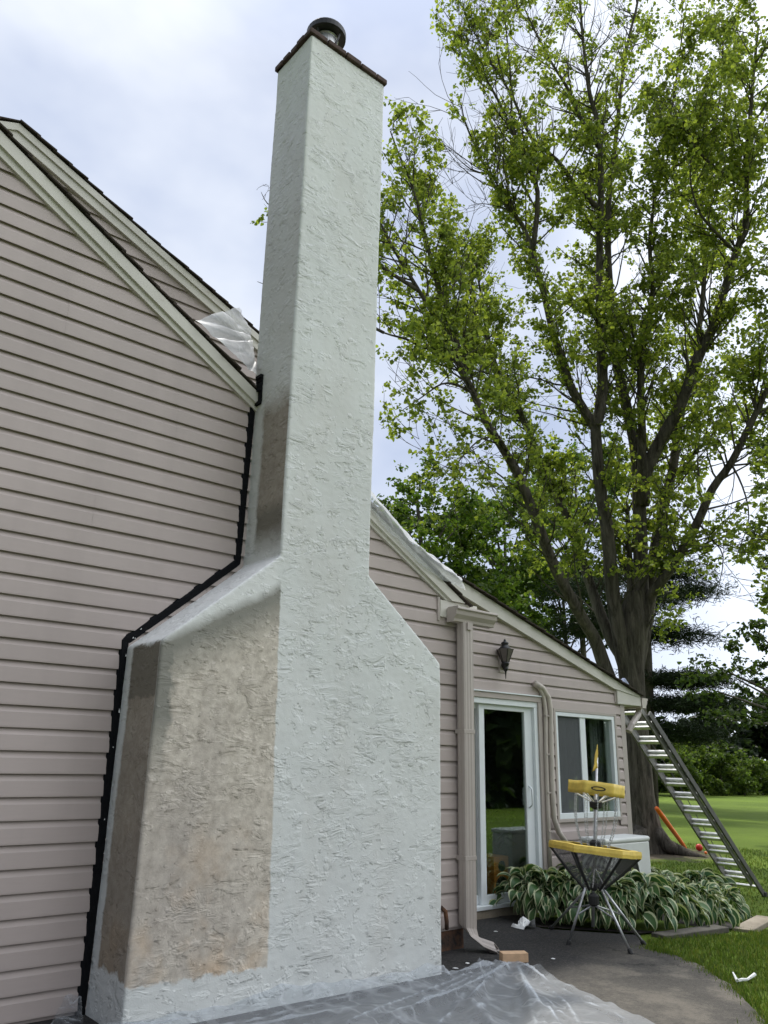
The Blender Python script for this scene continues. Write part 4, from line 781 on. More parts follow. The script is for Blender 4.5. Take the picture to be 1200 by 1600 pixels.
# ================================================================== DISC BASKET
def basket():
    c = Vector((6.20, -0.52, 0)); c.z = gz(c.x)
    t = thing('disc_golf_basket', c, 'portable disc golf basket with yellow bands and black net standing on the patio', 'disc golf basket')
    tilt = Matrix.Rotation(R(6.0), 3, Vector((0.45, 1, 0)).normalized())
    lean = Vector((RT.x, RT.y, 0)).normalized() * 0.085
    yb = lambda z: c + lean * max(0.0, z - 0.1) + Vector((0.0, 0, z))
    P = lambda x, y, z, zc: yb(zc) + tilt @ Vector((x, y, z))
    rim_z = at(934, 1326, c.y).z - c.z; band_z = at(935, 1232, c.y).z - c.z; low_z = at(928, 1388, c.y).z - c.z; hub_z = at(934, 1404, c.y).z - c.z; top_z = at(933, 1200, c.y).z - c.z
    b = MB(); b.tube([yb(0.14), yb(rim_z), yb(top_z + 0.09)], [0.014, 0.013, 0.010], 10); b.build('pole', M['steel'], t, smooth=True)
    for pr, z in (([(0.022, -0.05), (0.045, -0.035), (0.045, 0.03), (0.022, 0.05)], hub_z), ([(0.018, -0.03), (0.03, -0.02), (0.03, 0.02), (0.018, 0.03)], hub_z + 0.10), ([(0.02, -0.05), (0.05, -0.03), (0.05, 0.03), (0.02, 0.05)], rim_z + 0.03), ([(0.02, -0.04), (0.055, -0.02), (0.055, 0.02), (0.02, 0.04)], band_z - 0.13)):
        b = MB(); b.lathe(pr, yb(z), 14); b.build('hub', M['rubber'], t)
    # flag
    b = MB(); fz = top_z; n = 8; rows = []
    for i in range(n + 1):
        s = i / n; rows.append([yb(fz + 0.0 + 0.20 * (1 - s)) + Vector((-0.012 - 0.065 * s * j / 3 * (1 if j else 0.2), -0.01 + 0.012 * math.sin(3 * j + 4 * s), -0.03 * j / 3 * s)) for j in range(4)])
    b.grid(rows); b.build('flag', M['yellow'], t, solid=0.004, smooth=True)
    nside = 6; ph = R(10)
    def ring(r, k=nside): return [(r * math.cos(ph + i * 2 * math.pi / k), r * math.sin(ph + i * 2 * math.pi / k)) for i in range(k)]
    def loop(r, k=nside, sub=8, sag=0.0):
        v = ring(r, k); out = []
        for i in range(k):
            a, d = v[i], v[(i + 1) % k]
            for j in range(sub): f = j / sub; s = 1 - sag * 4 * f * (1 - f); out.append(((a[0] + (d[0] - a[0]) * f) * s, (a[1] + (d[1] - a[1]) * f) * s))
        return out
    # top band
    rb_ = 0.24; rows = []; lp = loop(rb_, 6, 10, 0.03)
    for z in (-0.052, -0.02, 0.02, 0.052): rows.append([P(x + 0.006 * noise.noise(Vector((x * 9, y * 9, z * 20))), y + 0.006 * noise.noise(Vector((y * 9, x * 9, z * 20 + 4))), z + 0.006 * noise.noise(Vector((x * 5, y * 5, 1))), band_z) for x, y in lp + [lp[0]]])
    b = MB(); b.grid(rows); bd = b.build('band', M['yellow'], t, solid=0.006, smooth=True)
    # oval badge on the side that faces the patio
    best = min(range(6), key=lambda i: (lambda m: -(Vector((m[0], m[1], 0)).normalized().dot(Vector((CAM.x - c.x, CAM.y - c.y, 0)).normalized())))(((ring(rb_)[i][0] + ring(rb_)[(i + 1) % 6][0]) / 2, (ring(rb_)[i][1] + ring(rb_)[(i + 1) % 6][1]) / 2)))
    a, d = ring(rb_)[best], ring(rb_)[(best + 1) % 6]; mid = Vector(((a[0] + d[0]) / 2, (a[1] + d[1]) / 2, 0)) * 0.985; tx = (Vector((d[0], d[1], 0)) - Vector((a[0], a[1], 0))).normalized(); nn = Vector((mid.x, mid.y, 0)).normalized()
    b = MB(); k = 28; R0 = []; R1 = []
    for i in range(k + 1):
        th = 2 * math.pi * i / k
        for (lst, ra, rz) in ((R0, 0.062, 0.019), (R1, 0.048, 0.010)):
            p = mid + nn * 0.016 + tx * ra * math.cos(th) + Vector((0, 0, rz * math.sin(th) - 0.004)); lst.append(P(p.x, p.y, p.z, band_z))
    b.grid([R0, R1]); b.build('badge', M['rubber'], bd, solid=0.002)
    for i in range(6):
        x, y = ring(0.225)[i]; b = MB(); b.tube([yb(band_z - 0.13), P(x, y, -0.03, band_z)], 0.007, 6); b.build('strut', M['white'], t)
    # chains
    for k in range(12):
        a_ = ph + k * math.pi / 6; r = 0.20 if k % 2 else 0.165; x, y = r * math.cos(a_), r * math.sin(a_); p0 = P(x, y, -0.04, band_z); p1 = P(x * 0.55, y * 0.55, -0.02, rim_z)
        b = MB(); n = 24
        for j in range(n):
            s = j / n; s2 = (j + 0.8) / n
            f = lambda q: p0.lerp(p1, q) + Vector((x, y, 0)) * (0.35 * math.sin(q * math.pi) * 0.5)
            pa, pb = f(s), f(s2); w = 0.006; sd = Vector((1, 0, 0)) if j % 2 else Vector((0, 1, 0))
            b.tube([pa, pa.lerp(pb, 0.25) + sd * w, pa.lerp(pb, 0.75) + sd * w, pb, pa.lerp(pb, 0.75) - sd * w, pa.lerp(pb, 0.25) - sd * w, pa], 0.0024, 4, False)
        b.build('chain', M['steel'], t)
    # rim and net
    rr = 0.385; rows = []; lp = loop(rr, 6, 10, 0.02)
    for (dr, z) in ((0.0, -0.028), (0.004, 0.0), (0.0, 0.026), (-0.045, 0.030)): rows.append([P(x * (rr + dr) / rr, y * (rr + dr) / rr, z + 0.004 * noise.noise(Vector((x * 6, y * 6, z * 9))), rim_z) for x, y in lp + [lp[0]]])
    b = MB(); b.grid(rows); b.build('rim', M['yellow'], t, solid=0.007, smooth=False)
    rows = []; lo = loop(0.085, 6, 10, 0.0); hi = loop(rr * 0.99, 6, 10, 0.04)
    for i in range(10):
        s = i / 9; row = []
        for (h, l) in zip(hi + [hi[0]], lo + [lo[0]]):
            x = h[0] + (l[0] - h[0]) * s; y = h[1] + (l[1] - h[1]) * s; tz = P(x, y, -0.025, rim_z); bz = yb(low_z) + Vector((x, y, 0)); q = tz.lerp(bz, s); q.z -= 0.02 * math.sin(s * math.pi); row.append(q)
        rows.append(row)
    b = MB(); b.grid(rows); net = b.build('net', M['net'], t)
    for i in range(6):
        x, y = ring(rr * 0.985)[i]; l = ring(0.085)[i]; b = MB(); a_ = P(x, y, -0.02, rim_z); d_ = yb(low_z) + Vector((l[0], l[1], 0)); b.tube([a_, a_.lerp(d_, 0.5) + Vector((0, 0, -0.005)), d_], 0.011, 6); b.build('seam', M['rubber'], net)
    # inner struts, legs and feet
    for k in range(4):
        a_ = k * math.pi / 2 + 0.5; b = MB(); b.tube([yb(low_z + 0.17), yb(low_z + 0.02) + Vector((0.09 * math.cos(a_), 0.09 * math.sin(a_), 0))], 0.006, 6); b.build('strut', M['steel'], t)
    for (u, v) in ((889, 1477), (985, 1491), (1005, 1477), (862, 1453)):
        f = gp(u, v); f.z = gz(f.x) + 0.02; dr = Vector((f.x - c.x, f.y - c.y, 0)).normalized(); top = yb(low_z + 0.01) + dr * 0.075
        b = MB(); b.tube([top, f], 0.011, 8); lg = b.build('leg', M['steel'], t, smooth=True)
        b = MB(); b.lathe([(0.014, -0.028), (0.019, -0.022), (0.019, 0.012), (0.013, 0.02)], f, 10, (top - f)); b.build('foot', M['rubber'], lg)
        b = MB(); b.tube([yb(hub_z - 0.04), top.lerp(f, 0.5)], 0.007, 6); b.build('brace', M['steel'], t)
basket()

# ================================================================== LADDER
def ladder():
    wd = 0.40; rd = Vector((0.0, 1, 0)); yn = EY + 0.06; pn = gp(1195, 1401); pn = at(1195, 1401, yn); base = Vector((pn.x, yn + wd / 2, gz(pn.x)))
    tn = at(1004, 1098, yn); topc = Vector((tn.x, base.y, tn.z)); up = (topc - base).normalized(); out = Vector((up.z, 0, -up.x)).normalized()
    print('ladder', pn, base, topc)
    t = thing('extension_ladder', base, 'tall aluminium extension ladder leaning on the eave of the low wing', 'ladder')
    Ltot = (topc - base).length + 0.42; Lb = (topc - base).length * 0.95
    for s in (-1, 1):
        o_ = rd * s * wd / 2
        b = MB(); b.bar(base + o_, base + o_ + up * Lb, 0.028, 0.075, rd.cross(up)); r1 = b.build('rail', M['fibre'], t, bevel=0.003)
        oi = rd * s * (wd / 2 - 0.032) - out * 0.065
        b = MB(); b.bar(base + oi + up * 0.32, base + oi + up * Ltot, 0.024, 0.065, rd.cross(up)); r2 = b.build('rail', M['rail'], t, bevel=0.003)
        b = MB(); b.box(-0.035, 0.035, -0.03, 0.03, -0.02, 0.05); b.v = [tuple(base + o_ + Vector(v)) for v in b.v]; b.build('foot', M['rubber'], r1, bevel=0.006)
        b = MB(); b.bar(base + oi + up * (Ltot - 0.16), base + oi + up * (Ltot + 0.04), 0.06, 0.10, rd.cross(up)); b.build('rail_pad', M['padblue'], r2, bevel=0.02)
    n = int(Lb / 0.265)
    for k in range(n):
        a = base + up * (0.18 + k * 0.265)
        b = MB(); b.bar(a - rd * wd / 2, a + rd * wd / 2, 0.030, 0.048, up); b.build('rung', M['alu'], t, bevel=0.004)
    n2 = int((Ltot - 0.4) / 0.265)
    for k in range(n2):
        a = base + up * (0.43 + k * 0.265) - out * 0.065
        b = MB(); b.bar(a - rd * (wd / 2 - 0.03), a + rd * (wd / 2 - 0.03), 0.030, 0.048, up); b.build('rung', M['alu'], t, bevel=0.004)
    b = MB(); pts = [base + up * z + out * 0.04 + rd * (0.10 + 0.03 * math.sin(z * 2)) for z in [0.35 + i * 0.25 for i in range(int((Lb - 0.4) / 0.25))]]; b.tube(pts, 0.006, 6); b.build('rope', M['fibre'], t)
ladder()

# ================================================================== SMALL THINGS ON THE GROUND
def bat():
    a = gp(1072, 1328) + Vector((0, 0, 0.03)); k = at(1026, 1263, 4.25)
    d = (k - a).normalized(); b = MB(); b.tube([a, a.lerp(k, 0.15), a.lerp(k, 0.8), k], [0.028, 0.042, 0.05, 0.04], 12)
    t = thing('toy_bat', a, 'orange plastic toy bat leaning against the foot of the big tree', 'toy bat'); b.build('barrel', M['orange'], t, smooth=True)
    b = MB(); b.tube([a - d * 0.16, a], [0.03, 0.026], 10); b.build('grip', M['blue'], t, smooth=True)
bat()
def ball(u, v, r, mat, label):
    p = gp(u, v); b = MB(); prof = [(r * math.sin(math.pi * i / 12), r - r * math.cos(math.pi * i / 12)) for i in range(13)]; b.lathe(prof, (p.x, p.y, gz(p.x)), 16); b.build('toy_ball', M[mat], loc=(p.x, p.y, gz(p.x)), smooth=True, label=label, cat='ball')
ball(1093, 1330, 0.075, 'red', 'red toy ball lying in the grass beside the orange bat'); ball(1103, 1335, 0.03, 'orange', 'tiny orange ball lying in the grass right of the red ball')
def scrap(u, v, s, label, seed, name='paper_scrap', cat='scrap', flat=0.5):
    p = gp(u, v); b = MB(); rows = []
    for i in range(13):
        row = []
        for j in range(13):
            x = (i / 12 - 0.5) * s * 1.3; y = (j / 12 - 0.5) * s; n_ = noise.noise(Vector((x * 16, y * 16, seed))); n2 = abs(noise.noise(Vector((x * 34, y * 34, seed + 3))))
            row.append((p.x + x + 0.03 * n_ * s * 5, p.y + y * (1 + 0.6 * n_), gz(p.x) + 0.012 + max(0, (0.45 + n_) * s * flat + n2 * 0.04) * (1 - (2 * abs(i / 12 - .5)) ** 3)))
        rows.append(row)
    b.grid(rows); return b.build(name, M['white'], loc=(p.x, p.y, gz(p.x)), label=label, cat=cat)
scrap(819, 1451, 0.14, 'crumpled white plastic scrap lying in front of the hostas', 3)
p = gp(1160, 1534); b = MB(); q0 = gp(1146, 1527); q1 = gp(1180, 1530); 
b.tube([q0 + Vector((0, 0, .03)), gp(1152, 1536) + Vector((0, 0, .015)), p + Vector((0, 0, .012)), gp(1168, 1534) + Vector((0, 0, .014)), q1 + Vector((0, 0, .03))], [.006, .011, .012, .009, .013], 6); b.build('plastic_strip', M['white'], loc=p, label='twisted strip of white plastic lying on the grass edge', cat='scrap')
for k, (u, v, lab) in enumerate(((712, 1515, 'paint chip on the dark patio nearest the chimney corner'), (731, 1507, 'curled paint chip below the downspout kick-out'), (775, 1457, 'paint chip on the dark patio beside the door sill'), (865, 1500, 'pale paint chip on the patio right of the wood block'))):
    p = gp(u, v); b = MB(); s = rng.uniform(0.014, 0.024); b.prism([(p.x + s * math.cos(a) * rng.uniform(.6, 1.3), p.y + s * math.sin(a) * rng.uniform(.6, 1.3), gz(p.x) + 0.008) for a in (0, 1.3, 2.5, 3.7, 5.0)], (0, 0, 0.003)); b.build('paint_chip', M['white'], loc=p, label='small white ' + lab, cat='paint chip', group='paint chips on the patio')
def paver(u0, v0, u1, v1, dy, label, mat='concrete'):
    a, d = gp(u0, v0), gp(u1, v1); b = MB(); nrm = Vector((-(d - a).y, (d - a).x, 0)).normalized() * dy; z = gz(a.x)
    b.prism([(p.x, p.y, z - 0.03) for p in (a, d, d + nrm, a + nrm)], (0, 0, 0.05)); b.build('paving_slab', M[mat], loc=(a + d) / 2, bevel=0.008, label=label, cat='paving slab')
paver(1176, 1457, 1215, 1453, 0.20, 'pale concrete slab in the grass at the right end of the hosta bed')
paver(1040, 1466, 1140, 1460, 0.16, 'grey flat slab at the front edge of the hosta bed', 'darkslab')
b = MB(); a, d = gp(1162, 1438), gp(1230, 1452); b.bar(a + Vector((0, 0, .03)), d + Vector((0, 0, .03)), 0.03, 0.06); b.build('edging_board', M['fibre'], loc=a, bevel=0.004, label='dark edging board lying in the grass behind the concrete slab', cat='edging')
pp = at(692, 1425, -0.05); b = MB(); b.tube([at(689, 1418, -0.07), at(696, 1424, -0.07), at(698, 1440, -0.07), at(698, 1452, -0.06)], 0.017, 8); b.build('drain_pipe', M['rust'], loc=pp, label='short rusty pipe bending down behind the chimney corner', cat='pipe', smooth=True)

# ================================================================== HOSTAS
def hosta(c, rad, h, n, seed, nar=1.0):
    g = np.random.default_rng(seed); Vs = []; Cs = []
    for i in range(n):
        lv = i / n; az = g.uniform(0, 2 * math.pi); el = 1.25 - 1.15 * lv ** 0.7 + g.normal() * 0.12   # inner leaves upright, outer leaves arching
        ln = g.uniform(0.10, 0.19); ln *= (1.15 if nar < 1 else 1); wd = ln * g.uniform(0.48, 0.60) * nar; pet = rad * (0.25 + 0.75 * lv) * g.uniform(0.75, 1.05)
        o = Vector((math.cos(az), math.sin(az), 0)); sd = Vector((-o.y, o.x, 0))
        b0 = Vector(c) + o * pet * math.cos(el) * 0.9 + Vector((0, 0, h * (0.95 - 0.62 * lv ** 1.6) * g.uniform(0.8, 1.1)))
        tw = g.normal() * 0.6; pitch = 0.55 - 1.25 * lv + g.normal() * 0.2; K = 7; base_g = np.array([(0.045, 0.105, 0.032), (0.07, 0.14, 0.045), (0.05, 0.115, 0.048)][g.integers(3)]) * g.uniform(0.8, 1.2); mar = np.array((0.50, 0.54, 0.33)) * g.uniform(0.75, 1.1)
        p = b0.copy(); rows = []
        for k in range(K):
            s = k / (K - 1); a_ = pitch - 1.35 * s * s; dirv = o * math.cos(a_) + Vector((0, 0, math.sin(a_))); nv = -o * math.sin(a_) + Vector((0, 0, math.cos(a_)))
            if k: p = p + dirv * ln / (K - 1)
            w = wd * (math.sin(math.pi * min(1, (s * 0.93 + 0.07)) ** 0.75)) if k < K - 1 else 0.004; sx = (sd * math.cos(tw) + nv * math.sin(tw))
            rows.append((p.copy(), sx, nv, w))
        for (q, sx, nv, w) in rows:
            for f, cup, isM in ((-0.5, 0.16, 1), (-0.35, 0.10, 1), (-0.32, 0.09, 0), (0.0, 0.0, 0), (0.32, 0.09, 0), (0.35, 0.10, 1), (0.5, 0.16, 1)):
                Vs.append(tuple(q + sx * (w * f) + nv * (w * cup))); Cs.append((*(mar if isM else base_g), 1))
    V = np.array(Vs); K_ = 7; F = [(r * 7 + j, r * 7 + j + 1, (r + 1) * 7 + j + 1, (r + 1) * 7 + j) for r in range(K_ - 1) for j in range(6)]
    return V, np.array(Cs), F
HP = [((818, 1434), 0.10, 0.36, 'leftmost hosta clump, overhanging the sliding door sill'), ((854, 1439), 0.02, 0.38, 'broad leaved hosta clump second from the door, behind the back basket leg'), ((888, 1441), 0.00, 0.36, 'hosta clump directly behind the left front leg of the basket'),
      ((930, 1446), 0.00, 0.36, 'hosta clump centred under the basket net'), ((968, 1449), 0.00, 0.35, 'hosta clump behind the right basket legs'), ((1012, 1449), 0.0, 0.36, 'hosta clump just right of the basket feet, at the front of the bed'), ((1058, 1447), 0.0, 0.37, 'front hosta clump above the grey flat slab'), ((1104, 1446), 0.0, 0.34, 'front hosta clump second from the right end of the bed'), ((1138, 1440), 0.0, 0.30, 'small hosta clump at the far right end of the bed'),
      ((868, 1418), 0.0, 0.40, 'rear hosta clump below the taupe pipes'), ((1000, 1420), 0.0, 0.40, 'rear hosta clump hiding the foot of the heat pump'), ((1045, 1418), 0.0, 0.42, 'tall rear hosta clump just right of the heat pump'), ((1090, 1422), 0.0, 0.40, 'tall rear hosta clump nearest the ladder foot'), ((955, 1424), 0.0, 0.36, 'rear hosta clump in front of the heat pump, seen through the net')]
protos = []
for i, ((u, v), dz, h, lab) in enumerate(HP):
    p = gp(u, v); p.z = gz(p.x)
    if p.y > EY - 0.22: p.y = EY - 0.22
    if i < 4:
        t = thing('hosta', p, 'variegated ' + lab, 'hosta', 'hostas in the bed'); V, K, F = hosta(p, 0.36, 0.42, 130, 40 + i, 1.0 if i < 2 else 0.88); o = np_mesh('foliage', V, 49, F, K, M['hosta'], t, smooth=True); protos.append((t, o))
    else:
        a, bq = protos[2 + i % 2 if u > 960 else i % 2]; t = a.copy(); COL.objects.link(t); t.location = p; t['label'] = 'variegated ' + lab; o = bq.copy(); COL.objects.link(o); o.parent = t; t.rotation_euler = (0, 0, rng.uniform(0, 6.28)); ORI[t.name] = p
        k = h / 0.38 * rng.uniform(0.92, 1.08); t.scale = (k, k, k)

# ================================================================== TREES
def leafcol(kind):
    return {'maple': [(0.30, 0.36, 0.075), (0.24, 0.30, 0.062), (0.38, 0.43, 0.09), (0.19, 0.245, 0.055), (0.135, 0.18, 0.046)],
            'green': [(0.07, 0.125, 0.022), (0.10, 0.16, 0.03), (0.13, 0.18, 0.035), (0.05, 0.09, 0.02)],
            'dark': [(0.03, 0.05, 0.015), (0.045, 0.075, 0.02), (0.065, 0.095, 0.026), (0.035, 0.06, 0.022)],
            'shrub': [(0.09, 0.14, 0.03), (0.13, 0.18, 0.04), (0.06, 0.10, 0.025)],
            'pine': [(0.016, 0.030, 0.014), (0.025, 0.042, 0.018), (0.035, 0.055, 0.022)]}[kind]
TY = 5.4
HF = Vector((FW.x, FW.y, 0)).normalized(); TD = (at(1000, 1250, TY) - CAM).dot(HF)
def PT(u, v, dy=0.0):
    d = ray(u, v); return CAM + d * ((TD + dy * 0.9) / d.dot(HF))
LIMBS = [  # traced axis of each limb (pixel, depth offset), start/end radius in metres
    ([(946, 1045, -.1), (930, 1000, -.2), (911, 968, -.4), (869, 891, -.8), (838, 813, -1.2), (812, 747, -1.5), (785, 700, -1.7), (760, 660, -1.9), (740, 615, -2.1), (720, 575, -2.3), (700, 540, -2.5), (677, 492, -2.8), (655, 455, -3.0), (617, 392, -3.3), (595, 350, -3.4)], 0.20, 0.03),
    ([(720, 575, -2.3), (705, 497, -2.4), (687, 455, -2.5), (677, 417, -2.6), (667, 380, -2.6), (655, 330, -2.7), (640, 280, -2.7), (622, 238, -2.8), (610, 205, -2.8)], 0.09, 0.015),
    ([(975, 1040, .2), (955, 1000, .4), (936, 953, .6), (911, 880, 1.0), (886, 808, 1.3), (865, 770, 1.4), (845, 725, 1.6), (825, 672, 1.7), (800, 630, 1.8), (782, 590, 1.9), (765, 542, 2.0), (748, 500, 2.0), (735, 455, 2.1), (715, 400, 2.1)], 0.19, 0.025),
    ([(765, 542, 2.0), (757, 495, 2.2), (748, 440, 2.4), (738, 380, 2.5)], 0.07, 0.015),
    ([(970, 1000, -.1), (958, 931, -.2), (949, 830, -.4), (937, 758, -.5), (931, 678, -.6), (928, 665, -.6), (909, 635, -.7), (889, 598, -.8), (874, 549, -.9), (863, 517, -1.0), (850, 460, -1.0), (832, 395, -1.1), (815, 350, -1.1), (795, 327, -1.2), (775, 295, -1.2), (762, 268, -1.2), (748, 240, -1.2), (728, 195, -1.2), (720, 160, -1.2)], 0.22, 0.012),
    ([(762, 270, -1.2), (742, 268, -1.3), (720, 252, -1.4), (700, 232, -1.5)], 0.03, 0.006),
    ([(795, 327, -1.2), (775, 322, -1.3), (752, 318, -1.4), (732, 322, -1.5)], 0.02, 0.005),
    ([(928, 668, -.6), (937, 644, -.6), (942, 595, -.5), (939, 543, -.5), (937, 506, -.5), (937, 375, -.4), (939, 300, -.3), (935, 200, -.2), (922, 150, -.2), (915, 100, -.1), (909, 40, 0), (904, -30, 0)], 0.16, 0.03),
    ([(936, 230, -.2), (910, 190, -.3), (885, 135, -.5), (860, 95, -.6), (832, 40, -.8), (818, 10, -.9)], 0.07, 0.015),
    ([(939, 330, -.3), (900, 290, -.6), (870, 250, -.9), (830, 215, -1.2), (800, 150, -1.4), (760, 85, -1.6), (735, 40, -1.7)], 0.08, 0.015),
    ([(832, 395, -1.1), (840, 300, -1.4), (815, 240, -1.5), (780, 160, -1.6), (745, 100, -1.7), (715, 50, -1.8)], 0.08, 0.012),
    ([(826, 270, -1.5), (802, 200, -1.7), (798, 120, -1.8), (790, 40, -1.9), (784, -20, -2)], 0.05, 0.01),
    ([(985, 990, .2), (985, 902, .4), (983, 860, .5), (980, 790, .6)], 0.15, 0.05),
    ([(1000, 980, .1), (1001, 873, .2), (998, 773, .3), (993, 701, .4), (981, 644, .5), (966, 580, .6), (958, 529, .7), (953, 450, .8), (950, 387, .9), (952, 300, 1.0), (960, 237, 1.0), (972, 125, 1.1), (982, 62, 1.1), (996, 5, 1.2), (1000, -40, 1.2)], 0.24, 0.025),
    ([(998, 773, .3), (1003, 736, 0.), (1003, 672, -.3), (1001, 615, -.5), (1003, 557, -.7), (1010, 517, -.9), (1020, 450, -1.1), (1015, 380, -1.2), (1025, 300, -1.3), (1045, 200, -1.4), (1060, 100, -1.5), (1070, 20, -1.5)], 0.13, 0.015),
    ([(1002, 790, .2), (1010, 735, .0), (1038, 678, -.3), (1061, 638, -.5), (1081, 586, -.8), (1098, 543, -1.0), (1116, 503, -1.2), (1150, 395, -1.6), (1165, 350, -1.7), (1166, 288, -1.9), (1168, 225, -2.0), (1173, 175, -2.0), (1177, 120, -2.1), (1185, 40, -2.2)], 0.19, 0.03),
    ([(1164, 292, -1.8), (1125, 268, -2.2), (1090, 235, -2.6), (1075, 205, -2.8), (1058, 170, -3.0)], 0.055, 0.012),
    ([(1166, 250, -1.9), (1190, 230, -2.2), (1230, 190, -2.5), (1260, 150, -2.7)], 0.05, 0.012),
    ([(1150, 395, -1.6), (1125, 370, -1.9), (1095, 335, -2.2), (1080, 290, -2.4), (1078, 250, -2.6)], 0.05, 0.012),
    ([(1012, 960, .3), (1021, 873, .6), (1038, 787, .9), (1052, 730, 1.2), (1058, 678, 1.4), (1073, 609, 1.7), (1087, 543, 2.0), (1098, 470, 2.2), (1100, 400, 2.4), (1095, 320, 2.5), (1110, 240, 2.6), (1125, 150, 2.8), (1130, 60, 2.9)], 0.20, 0.025),
    ([(1050, 745, 1.2), (1065, 735, 1.0), (1090, 702, .6), (1120, 672, .3), (1150, 640, 0.)], 0.06, 0.012),
    ([(1012, 945, .0), (1027, 918, -.2), (1061, 868, -.5), (1090, 816, -.9), (1113, 764, -1.2), (1142, 724, -1.5), (1165, 678, -1.8), (1185, 638, -2.0), (1200, 606, -2.2), (1235, 550, -2.5), (1260, 470, -2.8), (1270, 380, -3.0), (1290, 280, -3.2)], 0.17, 0.03),
    ([(812, 747, -1.5), (785, 690, -1.9), (755, 685, -2.2), (730, 705, -2.5), (705, 735, -2.8)], 0.035, 0.01),
    ([(740, 615, -2.1), (715, 602, -2.5), (690, 600, -2.9), (660, 620, -3.2), (630, 640, -3.4)], 0.04, 0.008),
    ([(700, 540, -2.5), (670, 545, -2.9), (635, 530, -3.2), (600, 520, -3.5), (560, 500, -3.8)], 0.05, 0.01),
    ([(655, 455, -3.0), (600, 420, -3.5), (540, 380, -4.0), (480, 350, -4.3), (440, 330, -4.4), (418, 318, -4.4), (408, 300, -4.4)], 0.05, 0.005),
    ([(600, 520, -3.5), (520, 480, -4.0), (460, 455, -4.3), (425, 448, -4.4), (402, 440, -4.5)], 0.035, 0.005),
    ([(782, 590, 1.9), (750, 580, 1.5), (715, 570, 1.2)], 0.03, 0.01),
    ([(1090, 816, -.9), (1110, 840, -1.4), (1130, 870, -1.9), (1120, 930, -2.3)], 0.03, 0.006),
    ([(1142, 724, -1.5), (1160, 760, -1.9), (1170, 810, -2.3), (1150, 870, -2.6)], 0.03, 0.006),
    ([(1061, 868, -.5), (1100, 850, -.9), (1140, 838, -1.3), (1180, 850, -1.7)], 0.03, 0.008),
]
NOLEAF = [[(-300, -300), (392, -300), (392, 1400), (-300, 1400)], [(380, -300), (590, -300), (590, 270), (380, 270)], [(380, 350), (430, 350), (430, 425), (380, 425)], [(380, 465), (590, 480), (590, 900), (380, 900)], [(560, -60), (662, -60), (668, 20), (690, 120), (706, 190), (745, 262), (765, 300), (770, 335), (738, 350), (712, 300), (690, 215), (655, 150), (604, 146), (560, 150)],
          [(905, 590), (925, 600), (930, 645), (912, 632)], [(1105, 905), (1175, 880), (1175, 1030), (1100, 1010)], [(582, 690), (640, 680), (640, 745), (582, 760)], [(944, 380), (975, 360), (985, 430), (960, 470)], [(1085, 450), (1110, 430), (1110, 500), (1080, 520)], [(1110, 720), (1170, 690), (1175, 780), (1120, 800)]]
THIN = [([(640, -60), (900, -60), (880, 180), (800, 230), (700, 180)], 0.28), ([(870, -60), (1015, -60), (1005, 150), (880, 150)], 0.16), ([(600, 140), (690, 150), (690, 260), (600, 260)], 0.6), ([(380, 200), (440, 200), (440, 700), (380, 700)], 0.22),
        ([(600, 560), (860, 560), (830, 780), (640, 760)], 0.55), ([(880, 560), (1010, 560), (1010, 720), (880, 720)], 0.4), ([(1030, 740), (1210, 740), (1210, 1010), (1020, 960)], 0.6)]
def density(u, v):
    for p in NOLEAF:
        if inpoly(u, v, p): return 0.0
    if v > 900 and u < 1020: return 0.0
    if v > 760 and u < 800: return 0.12
    for p, d in THIN:
        if inpoly(u, v, p): return d
    return 0.85
